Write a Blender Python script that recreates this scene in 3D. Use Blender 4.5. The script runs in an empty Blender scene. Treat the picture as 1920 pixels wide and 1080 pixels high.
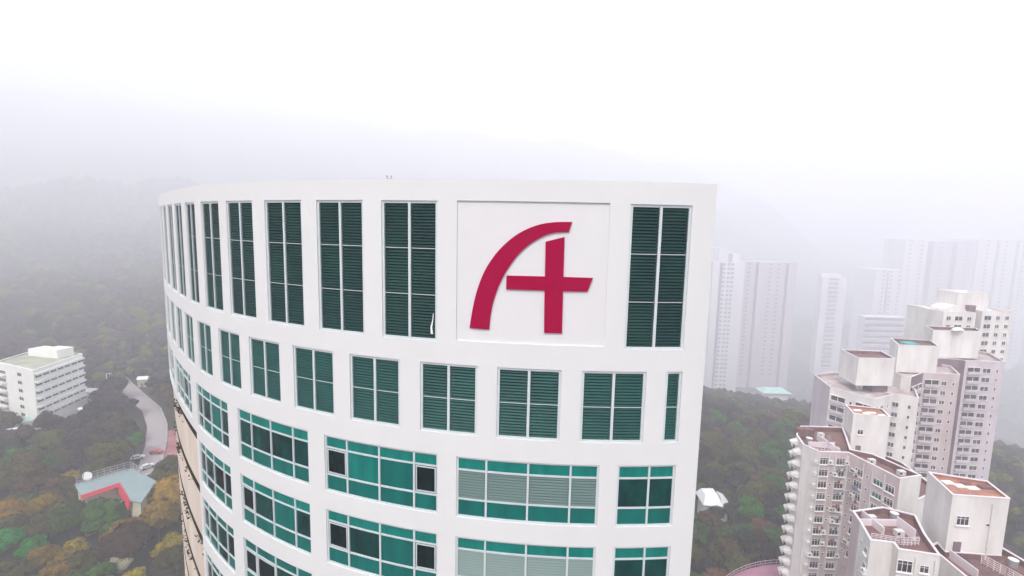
import bpy, math, random
import numpy as np
from mathutils import Vector, Matrix

# ------------------------------------------------------------------ camera, sky, sun, exposure
SC = bpy.context.scene
COL = SC.collection
FPX, PITCH, ROLL = 933.486, math.radians(6.9878), math.radians(-1.2474)
cam_d = bpy.data.cameras.new('camera')
cam_d.sensor_width = 36.0
cam_d.lens = FPX / 1920.0 * 36.0
cam_d.clip_start = 0.5
cam_d.clip_end = 9000.0
cam = bpy.data.objects.new('camera', cam_d)
COL.objects.link(cam)
_F = Vector((0, math.cos(PITCH), -math.sin(PITCH)))
_U = Vector((0, math.sin(PITCH), math.cos(PITCH)))
_X = Vector((1, 0, 0))
_R = _X * math.cos(ROLL) - _U * math.sin(ROLL)
_V = _X * math.sin(ROLL) + _U * math.cos(ROLL)
_m = Matrix.Identity(4)
for i in range(3):
    _m[i][0] = _R[i]; _m[i][1] = _V[i]; _m[i][2] = -_F[i]
cam.matrix_world = _m
SC.camera = cam

SUN_EL, SUN_AZ = 52.0, 200.0          # azimuth clockwise from +Y: behind the camera, a little left
world = bpy.data.worlds.new('World')
SC.world = world
world.use_nodes = True
nt = world.node_tree
nt.nodes.clear()
sky = nt.nodes.new('ShaderNodeTexSky')
sky.sky_type = 'NISHITA'
sky.sun_disc = False
sky.sun_elevation = math.radians(SUN_EL)
sky.sun_rotation = math.radians(SUN_AZ)
sky.air_density = 1.0
sky.dust_density = 4.0
sky.ozone_density = 1.0
hsv = nt.nodes.new('ShaderNodeHueSaturation')
hsv.inputs['Saturation'].default_value = 0.45
bg = nt.nodes.new('ShaderNodeBackground')
bg.inputs['Strength'].default_value = 0.15
wo = nt.nodes.new('ShaderNodeOutputWorld')
nt.links.new(sky.outputs[0], hsv.inputs['Color'])
nt.links.new(hsv.outputs[0], bg.inputs['Color'])
nt.links.new(bg.outputs[0], wo.inputs['Surface'])

sun_d = bpy.data.lights.new('sun', 'SUN')
sun_d.energy = 1.4
sun_d.angle = math.radians(11)
sun_d.color = (1.0, 0.97, 0.93)
sun = bpy.data.objects.new('sun', sun_d)
COL.objects.link(sun)
_se, _sa = math.radians(SUN_EL), math.radians(SUN_AZ)
_sd = Vector((math.sin(_sa) * math.cos(_se), math.cos(_sa) * math.cos(_se), math.sin(_se)))
sun.rotation_euler = _sd.to_track_quat('Z', 'Y').to_euler()
sun.location = _sd * 60

SC.view_settings.view_transform = 'Standard'
SC.view_settings.look = 'None'
SC.view_settings.gamma = 1.0
SC.view_settings.exposure = 1.15
SC.cycles.max_bounces = 8
SC.cycles.diffuse_bounces = 3
SC.cycles.glossy_bounces = 3
SC.cycles.volume_bounces = 6
SC.cycles.use_denoising = True

HAZE_DENSITY = 0.00108
HAZE_TOP = 680.0

# ------------------------------------------------------------------ materials
MATS = {}
def node_mat(name):
    m = bpy.data.materials.new(name)
    m.use_nodes = True
    n = m.node_tree.nodes
    return m, n, m.node_tree.links, n['Principled BSDF']

def mat(name, color, rough=0.7, spec=0.5, var=0.0, scale=1.0, var_col=None, bump=0.0, bump_scale=8.0, streak=None, metallic=0.0, objrand=0.0, detail=4.0):
    """procedural material: base colour with noise variation, optional vertical streaks, bump and per-object variation"""
    m, n, L, b = node_mat(name)
    b.inputs['Roughness'].default_value = rough
    b.inputs['Metallic'].default_value = metallic
    b.inputs['Specular IOR Level'].default_value = spec
    geo = n.new('ShaderNodeNewGeometry')
    mp = n.new('ShaderNodeMapping')
    L.new(geo.outputs['Position'], mp.inputs['Vector'])
    if streak:
        mp.inputs['Scale'].default_value = streak
    base = n.new('ShaderNodeRGB'); base.outputs[0].default_value = (*color, 1)
    out = base.outputs[0]
    if var > 0:
        no = n.new('ShaderNodeTexNoise'); no.inputs['Scale'].default_value = scale
        no.inputs['Detail'].default_value = detail; no.inputs['Roughness'].default_value = 0.6
        L.new(mp.outputs[0], no.inputs['Vector'])
        cr = n.new('ShaderNodeMapRange')
        cr.inputs['From Min'].default_value = 0.35; cr.inputs['From Max'].default_value = 0.68
        cr.inputs['To Max'].default_value = var
        L.new(no.outputs['Fac'], cr.inputs['Value'])
        mx = n.new('ShaderNodeMixRGB')
        vc = var_col or tuple(c * 0.5 for c in color)
        mx.inputs['Color2'].default_value = (*vc, 1)
        L.new(cr.outputs[0], mx.inputs['Fac']); L.new(out, mx.inputs['Color1'])
        out = mx.outputs[0]
    if objrand > 0:
        oi = n.new('ShaderNodeObjectInfo')
        hs = n.new('ShaderNodeHueSaturation')
        a = n.new('ShaderNodeMapRange'); a.inputs['To Min'].default_value = 1 - objrand; a.inputs['To Max'].default_value = 1 + objrand
        h = n.new('ShaderNodeMapRange'); h.inputs['To Min'].default_value = 0.5 - objrand * 0.08; h.inputs['To Max'].default_value = 0.5 + objrand * 0.08
        L.new(oi.outputs['Random'], a.inputs['Value']); L.new(oi.outputs['Random'], h.inputs['Value'])
        L.new(a.outputs[0], hs.inputs['Value']); L.new(h.outputs[0], hs.inputs['Hue']); L.new(out, hs.inputs['Color'])
        out = hs.outputs[0]
    L.new(out, b.inputs['Base Color'])
    if bump > 0:
        nb = n.new('ShaderNodeTexNoise'); nb.inputs['Scale'].default_value = bump_scale; nb.inputs['Detail'].default_value = 5
        L.new(geo.outputs['Position'], nb.inputs['Vector'])
        bp = n.new('ShaderNodeBump'); bp.inputs['Strength'].default_value = bump; bp.inputs['Distance'].default_value = 0.3
        L.new(nb.outputs['Fac'], bp.inputs['Height']); L.new(bp.outputs[0], b.inputs['Normal'])
    MATS[name] = m
    return m

WHITE = mat('white_render', (0.705, 0.70, 0.69), 0.65, 0.3, var=0.25, scale=0.35, var_col=(0.645, 0.63, 0.625), streak=(1, 1, 0.25), bump=0.03, bump_scale=2.0)
PANELW = mat('sign_panel_white', (0.70, 0.69, 0.69), 0.6, 0.3, var=0.2, scale=0.3, var_col=(0.68, 0.65, 0.66))
BEIGE = mat('beige_render', (0.70, 0.62, 0.54), 0.8, 0.2, var=0.8, scale=0.5, var_col=(0.58, 0.47, 0.38), streak=(1, 1, 0.22), bump=0.1)
FRAME = mat('frame_pale', (0.60, 0.65, 0.66), 0.4, 0.5, var=0.3, scale=2.0, var_col=(0.50, 0.54, 0.56))
SLAT = mat('louvre_green', (0.007, 0.052, 0.044), 0.5, 0.25, var=0.9, scale=0.42, var_col=(0.005, 0.030, 0.034), streak=(1, 1, 1))
SLAT2 = mat('louvre_teal', (0.012, 0.090, 0.076), 0.5, 0.25, var=0.9, scale=0.5, var_col=(0.008, 0.055, 0.055), streak=(1, 1, 1))
LBACK = mat('louvre_back', (0.004, 0.016, 0.016), 0.8, 0.2)
DARK = mat('dark_gap', (0.010, 0.010, 0.010), 0.8, 0.2)  # near-black slot backs, recess shade put into the colour
TEAL = mat('teal_glass', (0.0, 0.150, 0.128), 0.08, 0.35, var=0.8, scale=0.8, var_col=(0.0, 0.090, 0.080), streak=(1.6, 1.6, 0.12))  # stripes in the colour stand in for varied reflections and teal curtains
TEALD = mat('deep_teal_glass', (0.0, 0.062, 0.055), 0.06, 0.35, var=1.0, scale=0.9, var_col=(0.0, 0.012, 0.015), streak=(1, 1, 0.5))
TEALL = mat('light_teal_glass', (0.0, 0.210, 0.172), 0.10, 0.35, var=0.8, scale=1.6, var_col=(0.0, 0.13, 0.11), streak=(1.5, 1.5, 0.1))
BLACKG = mat('black_glass', (0.002, 0.006, 0.008), 0.16, 0.2, var=0.8, scale=1.2, var_col=(0.0, 0.02, 0.02))
BLIND = mat('grey_blind', (0.115, 0.185, 0.172), 0.5, 0.3)
BLINDL = mat('pale_blind', (0.20, 0.275, 0.255), 0.5, 0.3)
BLINDB = mat('blind_back', (0.02, 0.07, 0.065), 0.7, 0.2)
CRIMSON = mat('crimson_sign', (0.35, 0.0, 0.042), 0.6, 0.0, var=0.35, scale=0.5, var_col=(0.32, 0.0, 0.056))
SLOT_SHADE = mat('slot_shade', (0.05, 0.035, 0.025), 0.9, 0.1, var=0.8, scale=2.0)  # slot shade put into the colour of its top and bottom faces
CONC = mat('roof_concrete', (0.45, 0.44, 0.43), 0.9, 0.2, var=0.6, scale=0.4)
PLANTER = mat('planter_foliage', (0.075, 0.055, 0.03), 0.9, 0.1, var=0.8, scale=3.0, var_col=(0.03, 0.03, 0.015))
RWHITE = mat('apartment_white', (0.80, 0.77, 0.735), 0.8, 0.2, var=0.9, scale=0.3, var_col=(0.62, 0.58, 0.55), streak=(1, 1, 0.3), bump=0.05)
RPINK = mat('apartment_pink', (0.60, 0.52, 0.515), 0.8, 0.2, var=0.9, scale=0.3, var_col=(0.47, 0.35, 0.35), streak=(1, 1, 0.25), bump=0.05)
RLILAC = mat('apartment_lilac', (0.62, 0.55, 0.585), 0.8, 0.2, var=0.8, scale=0.3, var_col=(0.50, 0.42, 0.45), streak=(1, 1, 0.25))
RDARK = mat('light_well', (0.24, 0.17, 0.20), 0.9, 0.1, var=0.5, scale=0.3)  # recess shade put into the wall colour; doors share this tone
ROOFR = mat('red_roof_tile', (0.25, 0.13, 0.12), 0.9, 0.2, var=1.0, scale=0.6, var_col=(0.13, 0.085, 0.085), detail=7.0, bump=0.1)
ROOFP = mat('pale_roof', (0.56, 0.50, 0.49), 0.9, 0.2, var=1.0, scale=0.3, var_col=(0.36, 0.27, 0.27), detail=6.0)
ROOFO = mat('rusty_roof', (0.42, 0.22, 0.15), 0.9, 0.2, var=0.9, scale=0.7, var_col=(0.30, 0.12, 0.10), bump=0.1)
PANE = mat('window_pane', (0.03, 0.028, 0.035), 0.15, 0.5, var=0.8, scale=0.6, var_col=(0.12, 0.10, 0.11), objrand=0.6)
PANEG = mat('green_window_pane', (0.02, 0.12, 0.09), 0.15, 0.5)
WFRAME = mat('white_frame', (0.80, 0.77, 0.76), 0.6, 0.3, objrand=0.12)
ACMAT = mat('ac_casing', (0.75, 0.72, 0.70), 0.6, 0.3, var=0.4, scale=3.0)
RAILW = mat('white_railing', (0.78, 0.70, 0.72), 0.5, 0.4)
RAILP = mat('pink_railing', (0.62, 0.42, 0.52), 0.5, 0.4)
FARW = mat('far_tower_white', (0.72, 0.70, 0.72), 0.8, 0.2, var=0.4, scale=0.08, var_col=(0.62, 0.58, 0.62), streak=(1, 1, 0.1))
FARP = mat('far_tower_pink', (0.55, 0.48, 0.52), 0.8, 0.2, var=0.4, scale=0.08, var_col=(0.48, 0.40, 0.46), streak=(1, 1, 0.1))
FARD = mat('far_recess', (0.25, 0.22, 0.26), 0.8, 0.2)  # slot shade and mist put into the colour: dark slots, lightened windows
WBLD = mat('block_white', (0.86, 0.86, 0.81), 0.8, 0.2, var=0.4, scale=0.2, var_col=(0.76, 0.77, 0.68), streak=(1, 1, 0.4))
WROOF = mat('pale_green_roof', (0.42, 0.44, 0.34), 0.9, 0.2, var=0.7, scale=0.15)
TEALROOF = mat('aqua_roof', (0.42, 0.62, 0.58), 0.6, 0.4, var=0.3, scale=0.4)
DECKM = mat('grey_green_deck', (0.25, 0.33, 0.33), 0.85, 0.2, var=0.6, scale=0.25, var_col=(0.20, 0.25, 0.26))
REDM = mat('red_fascia', (0.62, 0.035, 0.07), 0.6, 0.4, var=0.3, scale=0.6)
CREAM = mat('cream_wall', (0.58, 0.55, 0.40), 0.8, 0.2, var=0.4, scale=0.5)
STEEL = mat('grey_steel', (0.35, 0.36, 0.38), 0.5, 0.5, metallic=0.3)
ROADM = mat('pale_road', (0.36, 0.325, 0.325), 0.9, 0.2, var=0.5, scale=0.12, var_col=(0.36, 0.30, 0.31))
PLAZA = mat('red_paving', (0.33, 0.11, 0.12), 0.9, 0.2, var=0.7, scale=0.2, var_col=(0.42, 0.24, 0.25))
TERR = mat('pink_terrace', (0.42, 0.20, 0.27), 0.9, 0.2, var=0.5, scale=0.3)
CARW = mat('car_white', (0.75, 0.75, 0.76), 0.25, 0.5)
CARR = mat('car_red', (0.45, 0.08, 0.09), 0.25, 0.5)
RUBBER = mat('tyre_rubber', (0.02, 0.02, 0.02), 0.8, 0.2)
BLUEC = mat('blue_canopy', (0.12, 0.22, 0.50), 0.6, 0.3)
TRUNK = mat('bark', (0.07, 0.055, 0.045), 0.9, 0.1, var=0.6, scale=4.0)
GROUND = mat('forest_floor', (0.045, 0.040, 0.028), 0.95, 0.1, var=0.9, scale=0.05, var_col=(0.07, 0.05, 0.04), bump=0.4, bump_scale=0.3)
def leaf(name, c, c2, rnd=0.3):
    return mat(name, c, 0.8, 0.1, var=1.0, scale=0.9, var_col=c2, objrand=rnd, bump=0.8, bump_scale=2.0, detail=8.0)
L_OLIVE = leaf('leaf_olive', (0.090, 0.085, 0.010), (0.026, 0.030, 0.006))
L_BROWN = leaf('leaf_brown', (0.085, 0.050, 0.016), (0.026, 0.018, 0.008))
L_MUST = leaf('leaf_mustard', (0.270, 0.185, 0.004), (0.105, 0.075, 0.004), 0.25)
L_GREEN = leaf('leaf_green', (0.050, 0.125, 0.012), (0.014, 0.040, 0.006))
L_DARK = leaf('leaf_dark', (0.026, 0.030, 0.015), (0.008, 0.010, 0.008))
L_PURP = leaf('leaf_purple', (0.048, 0.030, 0.036), (0.014, 0.010, 0.016))  # purple-brown crowns; on far trees the tint stands in for haze
L_BRIGHT = leaf('leaf_bright', (0.008, 0.22, 0.02), (0.004, 0.08, 0.01), 0.1)
L_ORANGE = leaf('leaf_orange', (0.310, 0.165, 0.006), (0.130, 0.070, 0.006), 0.15)
L_RUST = leaf('leaf_rust', (0.140, 0.062, 0.036), (0.070, 0.036, 0.028), 0.2)
L_FLOWER = leaf('blossom_cream', (0.62, 0.58, 0.42), (0.24, 0.22, 0.12), 0.05)

# ------------------------------------------------------------------ mesh helpers
class MB:
    def __init__(self):
        self.v = []; self.f = []; self.m = []; self.mats = []
    def mi(self, m):
        if m not in self.mats: self.mats.append(m)
        return self.mats.index(m)
    def face(self, pts, m):
        b = len(self.v); self.v += [tuple(p) for p in pts]
        self.f.append(tuple(range(b, b + len(pts)))); self.m.append(self.mi(m))
    def hexa(self, p, m):
        """p: 8 points, 0-3 one side (ccw), 4-7 the other"""
        b = len(self.v); self.v += [tuple(q) for q in p]; k = self.mi(m)
        for q in ((3, 2, 1, 0), (4, 5, 6, 7), (1, 5, 4, 0), (2, 6, 5, 1), (3, 7, 6, 2), (0, 4, 7, 3)):
            self.f.append(tuple(b + i for i in q)); self.m.append(k)
    def box(self, x0, x1, y0, y1, z0, z1, m):
        self.hexa([(x0, y0, z0), (x1, y0, z0), (x1, y1, z0), (x0, y1, z0), (x0, y0, z1), (x1, y0, z1), (x1, y1, z1), (x0, y1, z1)], m)
    def bar(self, a, b, w, m, h=None):
        a = Vector(a); b = Vector(b); d = (b - a).normalized()
        u = d.cross(Vector((0, 0, 1)))
        if u.length < 1e-3: u = Vector((1, 0, 0))
        u.normalize(); v = d.cross(u).normalized()
        u = u * w * 0.5; v = v * (h or w) * 0.5
        self.hexa([a - u - v, a + u - v, a + u + v, a - u + v, b - u - v, b + u - v, b + u + v, b - u + v], m)
    def prism(self, poly, z0, z1, m, mtop=None, cap_bottom=True):
        n = len(poly)
        for i in range(n):
            a, b = poly[i], poly[(i + 1) % n]
            self.face([(a[0], a[1], z0), (b[0], b[1], z0), (b[0], b[1], z1), (a[0], a[1], z1)], m)
        self.face([(p[0], p[1], z1) for p in poly], mtop or m)
        if cap_bottom: self.face([(p[0], p[1], z0) for p in reversed(poly)], m)
    def cyl(self, a, b, r0, r1, m, n=8):
        a = Vector(a); b = Vector(b); d = (b - a).normalized()
        u = d.cross(Vector((0, 0, 1)))
        if u.length < 1e-3: u = Vector((1, 0, 0))
        u.normalize(); v = d.cross(u)
        A = [a + (u * math.cos(t) + v * math.sin(t)) * r0 for t in [2 * math.pi * i / n for i in range(n)]]
        B = [b + (u * math.cos(t) + v * math.sin(t)) * r1 for t in [2 * math.pi * i / n for i in range(n)]]
        for i in range(n):
            j = (i + 1) % n
            self.face([A[i], A[j], B[j], B[i]], m)
        self.face(A[::-1], m); self.face(B, m)
    def mesh(self, name):
        me = bpy.data.meshes.new(name)
        me.from_pydata(self.v, [], self.f)
        for m in self.mats: me.materials.append(m)
        me.polygons.foreach_set('material_index', self.m)
        me.update()
        return me
    def build(self, name, parent=None):
        return link(name, self.mesh(name), parent)

def link(name, me, parent=None, loc=None, rotz=0.0):
    o = bpy.data.objects.new(name, me); COL.objects.link(o)
    if parent is not None: o.parent = parent
    if loc is not None: o.location = loc
    if rotz: o.rotation_euler = (0, 0, rotz)
    return o
def tag(o, label, cat, group=None, kind=None):
    if label: o['label'] = label
    if cat: o['category'] = cat
    if group: o['group'] = group
    if kind: o['kind'] = kind
    return o
def thing(name, label, cat, loc=(0, 0, 0), group=None, rotz=0.0):
    o = bpy.data.objects.new(name, None); COL.objects.link(o)
    o.location = loc; o.rotation_euler = (0, 0, rotz); o.empty_display_size = 1.0
    return tag(o, label, cat, group)

def plain_build(mb, name, parent):
    """mesh given in world coordinates, parented to a thing that has a location"""
    o = mb.build(name)
    o.parent = parent
    o.matrix_parent_inverse = (Matrix.Translation(parent.location) @ parent.rotation_euler.to_matrix().to_4x4()).inverted()
    return o

# ------------------------------------------------------------------ terrain
def interp(x, xs, ys): return np.interp(x, xs, ys)
RIDGE_AZ = [-180, -75, -60, -45, -30, -10, 5, 12, 20, 27, 33, 45, 75, 180]
RIDGE_EL = [-4, 4, 8.5, 10.2, 10.6, 10.2, 9.6, 8.4, 6.2, 2.4, -2.5, -4.5, -4.5, -4]
def ground_z(x, y):
    x = np.asarray(x, float); y = np.asarray(y, float)
    r = np.hypot(x, y); az = np.degrees(np.arctan2(x, y))
    left = interp(r, [0, 120, 180, 220, 300, 400], [-99, -96, -91, -87, -85, -82])
    right = interp(r, [0, 150, 220, 300, 420, 640, 900, 1250], [-97, -97, -100, -105, -135, -205, -292, -380])
    w = np.clip((az + 15) / 30, 0, 1)
    base = left * (1 - w) + right * w
    rid = np.tan(np.radians(interp(az, RIDGE_AZ, RIDGE_EL))) * 3400
    t = np.clip((r - 800) / 2600, 0, 1) ** 1.75
    z = base + (rid - base) * t
    z = z + np.minimum(t * 5, 1) * 24 * (np.sin(x * 0.0085 + 1.3) * np.cos(y * 0.0065) + 0.5 * np.sin(x * 0.021 + y * 0.015))
    drop = np.clip((r - 3450) / 1400, 0, 1)
    return z - drop * np.maximum(z + 180, 0)
def gz(x, y): return float(ground_z(x, y))

def build_ground():
    rs = np.concatenate([np.linspace(0, 400, 41)[1:], np.linspace(400, 3500, 101)[1:], np.array([3900, 4500, 5300])])
    na = 240
    an = np.linspace(0, 2 * math.pi, na, endpoint=False)
    X = np.outer(rs, np.sin(an)); Y = np.outer(rs, np.cos(an)); Z = ground_z(X, Y)
    verts = [(0, 0, gz(0, 0))] + list(zip(X.ravel(), Y.ravel(), Z.ravel()))
    faces = [(0, 1 + (i + 1) % na, 1 + i) for i in range(na)]
    for k in range(len(rs) - 1):
        for i in range(na):
            j = (i + 1) % na
            faces.append((1 + k * na + i, 1 + k * na + j, 1 + (k + 1) * na + j, 1 + (k + 1) * na + i))
    me = bpy.data.meshes.new('ground'); me.from_pydata(verts, [], faces)
    me.materials.append(GROUND)
    me.polygons.foreach_set('use_smooth', [True] * len(me.polygons)); me.update()
    tag(link('ground', me), None, None, kind='structure')
build_ground()

def ribbon(name, pts, width, m, lift=0.25):
    mb = MB(); P = [Vector(p) for p in pts]; prev = None
    fine = []
    for a, b in zip(P, P[1:]):
        for k in range(6): fine.append(a.lerp(b, k / 6))
    fine.append(P[-1])
    for i, p in enumerate(fine):
        d = (fine[min(i + 1, len(fine) - 1)] - fine[max(i - 1, 0)]).normalized()
        nrm = Vector((-d.y, d.x)) * width / 2
        row = [(q.x, q.y, gz(q.x, q.y) + lift) for q in (p - nrm, p, p + nrm)]
        if prev:
            mb.face([prev[0], prev[1], row[1], row[0]], m); mb.face([prev[1], prev[2], row[2], row[1]], m)
        prev = row
    return tag(mb.build(name), None, None, kind='structure')
ROAD_PTS = [(-222, 268), (-200, 248), (-180, 231), (-162, 216), (-148, 200), (-137, 184), (-128, 168), (-118, 152)]
ribbon('road', ROAD_PTS, 6.2, ROADM, 0.5)
ribbon('kerb', [(x + 2.9, y + 2.0) for x, y in ROAD_PTS], 0.7, CONC, 0.65)
ribbon('plaza', [(-141, 195), (-132, 183), (-122, 171), (-112, 158), (-104, 148)], 13.0, PLAZA, 0.3)

# ------------------------------------------------------------------ the curved tower
CX, CY, RR, TH0 = 3.913, 55.935, 34.451, 8.05
S1 = RR * math.radians(TH0 + 46.4)
def _arc(c, r, th, d):
    return (c[0] + (r - d) * math.sin(th), c[1] - (r - d) * math.cos(th))
TH1 = math.radians(-46.4)
N1 = (math.sin(TH1), -math.cos(TH1)); P1 = (CX + RR * N1[0], CY + RR * N1[1])
R2 = 125.0; C2 = (P1[0] - N1[0] * R2, P1[1] - N1[1] * R2)
S2 = S1 + 21.0; TH2 = TH1 - 21.0 / R2
N2 = (math.sin(TH2), -math.cos(TH2)); P2 = (C2[0] + R2 * N2[0], C2[1] + R2 * N2[1])
R3 = 16.0; C3 = (P2[0] - N2[0] * R3, P2[1] - N2[1] * R3)
S3 = S2 + R3 * math.radians(115)
def P(s, z, d=0.0):
    """facade coordinates: s metres along the curve from the right-hand corner, z height, d metres inwards"""
    if s <= S1: x, y = _arc((CX, CY), RR, math.radians(TH0) - s / RR, d)
    elif s <= S2: x, y = _arc(C2, R2, TH1 - (s - S1) / R2, d)
    else: x, y = _arc(C3, R3, TH2 - (s - S2) / R3, d)
    return (x, y, z)
def S(th): return RR * math.radians(TH0 - th)
def cbox(mb, s0, s1, z0, z1, d0, d1, m, seg=1.2):
    n = max(1, int(math.ceil(abs(s1 - s0) / seg)))
    for i in range(n):
        a = s0 + (s1 - s0) * i / n; b = s0 + (s1 - s0) * (i + 1) / n
        mb.hexa([P(a, z0, d0), P(b, z0, d0), P(b, z1, d0), P(a, z1, d0), P(a, z0, d1), P(b, z0, d1), P(b, z1, d1), P(a, z1, d1)], m)

row1 = [(1.8, 6.3), (-16.8, -12.2), (-22.9, -18.4), (-29.0, -24.5), (-35.0, -30.7), (-40.7, -36.5), (-46.3, -42.6)]
row2 = [(5.1, 6.35), (-1.2, 3.6), (-7.5, -2.7), (-13.6, -9.0), (-19.9, -15.3), (-26.0, -21.5), (-32.1, -27.7), (-37.9, -33.7), (-43.9, -39.8)]
row3 = [(1.8, 6.3), (-10.6, 0.4), (-22.7, -12.1), (-34.7, -24.5), (-46.0, -36.7)]
W1 = [(S(b), S(a), 1.08, -5.27) for a, b in row1]
for k in range(5): W1.append((S1 + 1.15 + 3.55 * k, S1 + 1.15 + 3.55 * k + 2.6, 1.08, -5.27))
W2 = [(S(b), S(a), -6.27, -9.60) for a, b in row2]
for k in range(5): W2.append((S(-43.9) + 1.2 + 3.6 * k, S(-43.9) + 1.2 + 3.6 * k + 2.5, -6.27, -9.60))
WIN3 = []   # storey, index, s0, s1, zt, zb
for r in range(5):
    zt = -10.67 - 4.0 * r; zb = zt - 3.0
    for i, (a, b) in enumerate(row3): WIN3.append((r, i, S(b), S(a), zt, zb))
WIN3.append((0, 5, S1 + 1.5, S1 + 8.2, -10.67, -13.7)); WIN3.append((0, 6, S1 + 9.4, S1 + 16.0, -10.67, -13.7))
PANEL = (S(0.33), S(-10.7), 1.1, -5.15)
BEIGE_S = S(-46.95); BEIGE_Z = -14.35
SLOTS = [(BEIGE_S + 0.05, S1 + 19.5, -14.75 - 4.0 * k, -15.35 - 4.0 * k) for k in range(5)]
TOP, BOT = 2.03, -101.0

tower = thing('office_tower', 'curved white office tower with green louvres and teal windows, crimson emblem near its top', 'office building', (-4, 40, BOT))

def build_facade():
    rects = [(s0, s1, zb, zt, 'w') for s0, s1, zt, zb in W1 + W2] + [(s0, s1, zb, zt, 'w') for _, _, s0, s1, zt, zb in WIN3]
    rects.append((PANEL[0], PANEL[1], PANEL[3], PANEL[2], 'p'))
    rects += [(a, b, zb, zt, 's') for a, b, zt, zb in SLOTS]
    sb = {0.0, S1, S2, S3, BEIGE_S}; zb_ = {TOP, BOT, BEIGE_Z}
    for a, b, c, d, k in rects: sb |= {a, b}; zb_ |= {c, d}
    sb = sorted(sb); out = [sb[0]]
    for v in sb[1:]:
        if v - out[-1] < 1e-4: continue
        n = int(math.ceil((v - out[-1]) / 0.9)); a = out[-1]
        out += [a + (v - a) * (i + 1) / n for i in range(n)]
    sb = out
    zs = sorted(zb_); zo = [zs[0]]
    for v in zs[1:]:
        if v - zo[-1] > 1e-4: zo.append(v)
    zs = zo
    ns, nz = len(sb) - 1, len(zs) - 1
    kind = [[None] * nz for _ in range(ns)]; dep = [[0.0] * nz for _ in range(ns)]
    for i in range(ns):
        sm = (sb[i] + sb[i + 1]) / 2
        for j in range(nz):
            zm = (zs[j] + zs[j + 1]) / 2
            k = 'n'; d = 0.0
            if sm > BEIGE_S and zm < BEIGE_Z: k = 'b'; d = 0.22
            for a, b, c, e, q in rects:
                if a < sm < b and c < zm < e: k = q
            if k == 'w': d = 0.23
            if k == 'p': d = 0.07
            if k == 's': d = 1.1
            kind[i][j] = k; dep[i][j] = d
    mb = MB()
    mm = {'n': WHITE, 'b': BEIGE, 'p': PANELW, 's': DARK}
    for i in range(ns):
        a, b = sb[i], sb[i + 1]
        for j in range(nz):
            c, e = zs[j], zs[j + 1]; d = dep[i][j]
            if kind[i][j] != 'w':
                mb.face([P(b, c, d), P(a, c, d), P(a, e, d), P(b, e, d)], mm[kind[i][j]])
            if i + 1 < ns and abs(dep[i + 1][j] - d) > 1e-6:
                d2 = dep[i + 1][j]
                m = BEIGE if 'b' in (kind[i][j], kind[i + 1][j]) and 's' in (kind[i][j], kind[i + 1][j]) else WHITE
                mb.face([P(b, c, d), P(b, c, d2), P(b, e, d2), P(b, e, d)], m)
            if j + 1 < nz and abs(dep[i][j + 1] - d) > 1e-6:
                d2 = dep[i][j + 1]
                m = SLOT_SHADE if 's' in (kind[i][j], kind[i][j + 1]) else WHITE
                mb.face([P(a, e, d), P(b, e, d), P(b, e, d2), P(a, e, d2)], m)
    # parapet top, inner face, flank and back walls
    for i in range(ns):
        a, b = sb[i], sb[i + 1]
        mb.face([P(a, TOP, 0), P(b, TOP, 0), P(b, TOP, 0.35), P(a, TOP, 0.35)], WHITE)
        mb.face([P(a, TOP, 0.35), P(b, TOP, 0.35), P(b, 0.7, 0.35), P(a, 0.7, 0.35)], WHITE)
    c0 = P(0, 0); cE = P(S3, 0)
    back = [(cE[0], cE[1]), (cE[0] + 10, cE[1] + 9), (12.5, 74), (c0[0], c0[1])]
    for (x0, y0), (x1, y1) in zip(back, back[1:]):
        mb.face([(x0, y0, BOT), (x1, y1, BOT), (x1, y1, TOP), (x0, y0, TOP)], WHITE)
    plain_build(mb, 'wall', tower)
    rb = MB()
    poly = [P(s, 0, 0.36)[:2] for s in sb] + back[1:3]
    rb.face([(x, y, 0.7) for x, y in poly], CONC)
    plain_build(rb, 'roof', tower)
build_facade()

def frame_ring(mb, s0, s1, zb, zt, d0, d1, w, m=None):
    m = m or FRAME
    cbox(mb, s0, s1, zt - w, zt, d0, d1, m); cbox(mb, s0, s1, zb, zb + w, d0, d1, m)
    cbox(mb, s0, s0 + w, zb + w, zt - w, d0, d1, m); cbox(mb, s1 - w, s1, zb + w, zt - w, d0, d1, m)

def louvre(mb, s0, s1, zb, zt, pitch, m, mback, d0=0.10, d1=0.17):
    n = int(round((zt - zb) / pitch)); p = (zt - zb) / n
    for i in range(n):
        z = zb + i * p
        k = 0.56 * p
        mb.hexa([P(s0, z, d0), P(s1, z, d0), P(s1, z + 0.022, d0), P(s0, z + 0.022, d0),
                 P(s0, z + k, d1), P(s1, z + k, d1), P(s1, z + k + 0.022, d1), P(s0, z + k + 0.022, d1)], m)
    mb.face([P(s0, zb, d1 + 0.035), P(s1, zb, d1 + 0.035), P(s1, zt, d1 + 0.035), P(s0, zt, d1 + 0.035)], mback)

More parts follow.
